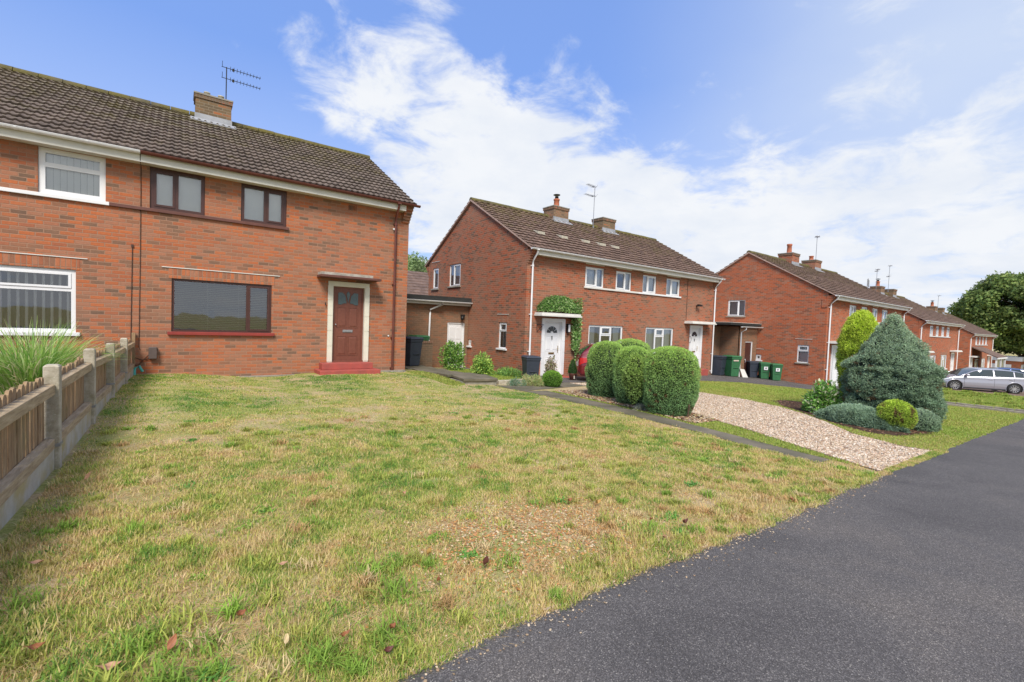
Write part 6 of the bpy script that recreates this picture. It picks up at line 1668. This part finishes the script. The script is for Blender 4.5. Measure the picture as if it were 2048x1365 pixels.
car('red_car', 'dark red small hatchback parked behind the clipped bushes', 13.15, 10.68, -.70, small, paint=carpaint('red_paint', (.17, .010, .016), .15), loc_z=gz(13.1, 10.7) + .012)
sc_.scale = (1, 1, .93)
car('blue_car', 'dark blue car mostly hidden behind the silver hatchback', 50.0, 5.9, math.radians(112), hatch, loc_z=-3.40, paint=carpaint('blue_paint', (.05, .10, .28), .4))

# overhead wire, faint in the sky on the right
g = MB().mat(M['cable']); pts = []
for k in range(25):
    t = k / 24; pts.append((12 + 28 * t, -4 + 24 * t, 4.6 + 1.2 * t - 1.6 * t * (1 - t)))
# ---------------------------------------------------------------- camera
yaw, pitch, roll = math.radians(36.2783), math.radians(-2.2116), math.radians(2.1437)
fw = Vector((math.sin(yaw) * math.cos(pitch), math.cos(yaw) * math.cos(pitch), math.sin(pitch)))
r0 = Vector((math.cos(yaw), -math.sin(yaw), 0)); u0 = r0.cross(fw)
cr = r0 * math.cos(roll) + u0 * math.sin(roll); cu = -r0 * math.sin(roll) + u0 * math.cos(roll)
cam = bpy.data.cameras.new('camera'); cam.sensor_width = 36; cam.lens = 910.6 / 2048 * 36; cam.clip_start = .05; cam.clip_end = 3000
co = bpy.data.objects.new('camera', cam); COL.objects.link(co)
co.matrix_world = Matrix(((cr.x, cu.x, -fw.x, 0), (cr.y, cu.y, -fw.y, 0), (cr.z, cu.z, -fw.z, 0), (0, 0, 0, 1)))
scene.camera = co

# ---------------------------------------------------------------- light and sky
SUN_EL, SUN_AZ = math.radians(48), math.radians(215)      # azimuth measured clockwise from +Y
sd = Vector((math.sin(SUN_AZ) * math.cos(SUN_EL), math.cos(SUN_AZ) * math.cos(SUN_EL), math.sin(SUN_EL)))
sl = bpy.data.lights.new('sun', 'SUN'); sl.energy = 2.4; sl.angle = math.radians(20); sl.color = (1, .94, .85)
so = bpy.data.objects.new('sun', sl); COL.objects.link(so); so.rotation_euler = sd.to_track_quat('Z', 'Y').to_euler()
world = bpy.data.worlds.new('World'); scene.world = world; world.use_nodes = True
nt = world.node_tree; L = nt.links; bg = nt.nodes['Background']
sky = N(nt, 'ShaderNodeTexSky'); sky.sky_type = 'NISHITA'; sky.sun_disc = False; sky.sun_elevation = SUN_EL; sky.sun_rotation = SUN_AZ; sky.air_density = 1.0; sky.dust_density = .6; sky.ozone_density = 1.6
tc = N(nt, 'ShaderNodeTexCoord'); sp = N(nt, 'ShaderNodeSeparateXYZ'); L.new(tc.outputs['Generated'], sp.inputs[0])
zc = math_(nt, 'MAXIMUM', sp.outputs[2], 0.0); den = math_(nt, 'ADD', zc, .22)
cb = N(nt, 'ShaderNodeCombineXYZ'); L.new(math_(nt, 'DIVIDE', sp.outputs[0], den), cb.inputs[0]); L.new(math_(nt, 'DIVIDE', sp.outputs[1], den), cb.inputs[1]); cb.inputs[2].default_value = CLOUD_SEED
n1 = math_(nt, 'MULTIPLY_ADD', noise_(nt, cb.outputs[0], 4.6, 11, .62, .35), 1.5, -.25); n2 = noise_(nt, cb.outputs[0], 1.6, 4, .5)
f = math_(nt, 'ADD', math_(nt, 'MULTIPLY', n1, .68), math_(nt, 'MULTIPLY', n2, .32))
acc = f
for (dx, dy, dz), r_, amp in CLOUDS:
    dt = N(nt, 'ShaderNodeVectorMath', operation='DISTANCE'); L.new(tc.outputs['Generated'], dt.inputs[0]); dt.inputs[1].default_value = (dx, dy, dz)
    mr = N(nt, 'ShaderNodeMapRange', i_1=r_, i_2=0.0, i_3=0.0, i_4=amp, interpolation_type='SMOOTHSTEP'); L.new(dt.outputs['Value'], mr.inputs[0])
    acc = math_(nt, 'ADD', acc, mr.outputs[0])
hz = N(nt, 'ShaderNodeMapRange', i_1=.40, i_2=.05, i_3=0.0, i_4=.16); L.new(sp.outputs[2], hz.inputs[0])
acc = math_(nt, 'ADD', acc, hz.outputs[0])
cf = N(nt, 'ShaderNodeMapRange', i_1=CF0, i_2=CF1, i_3=0.0, i_4=1.0, interpolation_type='SMOOTHSTEP'); L.new(acc, cf.inputs[0])
n3 = noise_(nt, cb.outputs[0], 2.6, 7, .6)
shade = ramp(nt, [(.25, CL_LO), (.6, CL_HI)]); L.new(n3, shade.inputs[0])
skc = mixc(nt, 1.0, sky.outputs[0], SKYTINT, 'MULTIPLY')
gr = ramp(nt, [(0, (2.9, 3.7, 5.3)), (.28, (2.4, 3.2, 5.2)), (.45, (1.4, 2.35, 4.95)), (1, (1.3, 2.1, 4.5))]); L.new(sp.outputs[2], gr.inputs[0])
skc = mixc(nt, .8, skc, gr.outputs[0])
vd = N(nt, 'ShaderNodeVectorMath', operation='DISTANCE'); L.new(tc.outputs['Generated'], vd.inputs[0]); vd.inputs[1].default_value = (.93, .13, .36)
vh = N(nt, 'ShaderNodeMapRange', i_1=.62, i_2=.05, i_3=0.0, i_4=.72, interpolation_type='SMOOTHSTEP'); L.new(vd.outputs['Value'], vh.inputs[0])
skc = mixc(nt, math_(nt, 'MULTIPLY', vh.outputs[0], math_(nt, 'ADD', n2, .5)), skc, (3.9, 4.4, 5.2))
fin = mixc(nt, cf.outputs[0], skc, shade.outputs[0])
L.new(fin, bg.inputs[0]); bg.inputs[1].default_value = WSTR
scene.view_settings.view_transform = 'Standard'; scene.view_settings.look = 'None'; scene.view_settings.exposure = EXPO; scene.view_settings.gamma = 1
scene.render.film_transparent = False
scene.cycles.max_bounces = 6; scene.cycles.transparent_max_bounces = 12
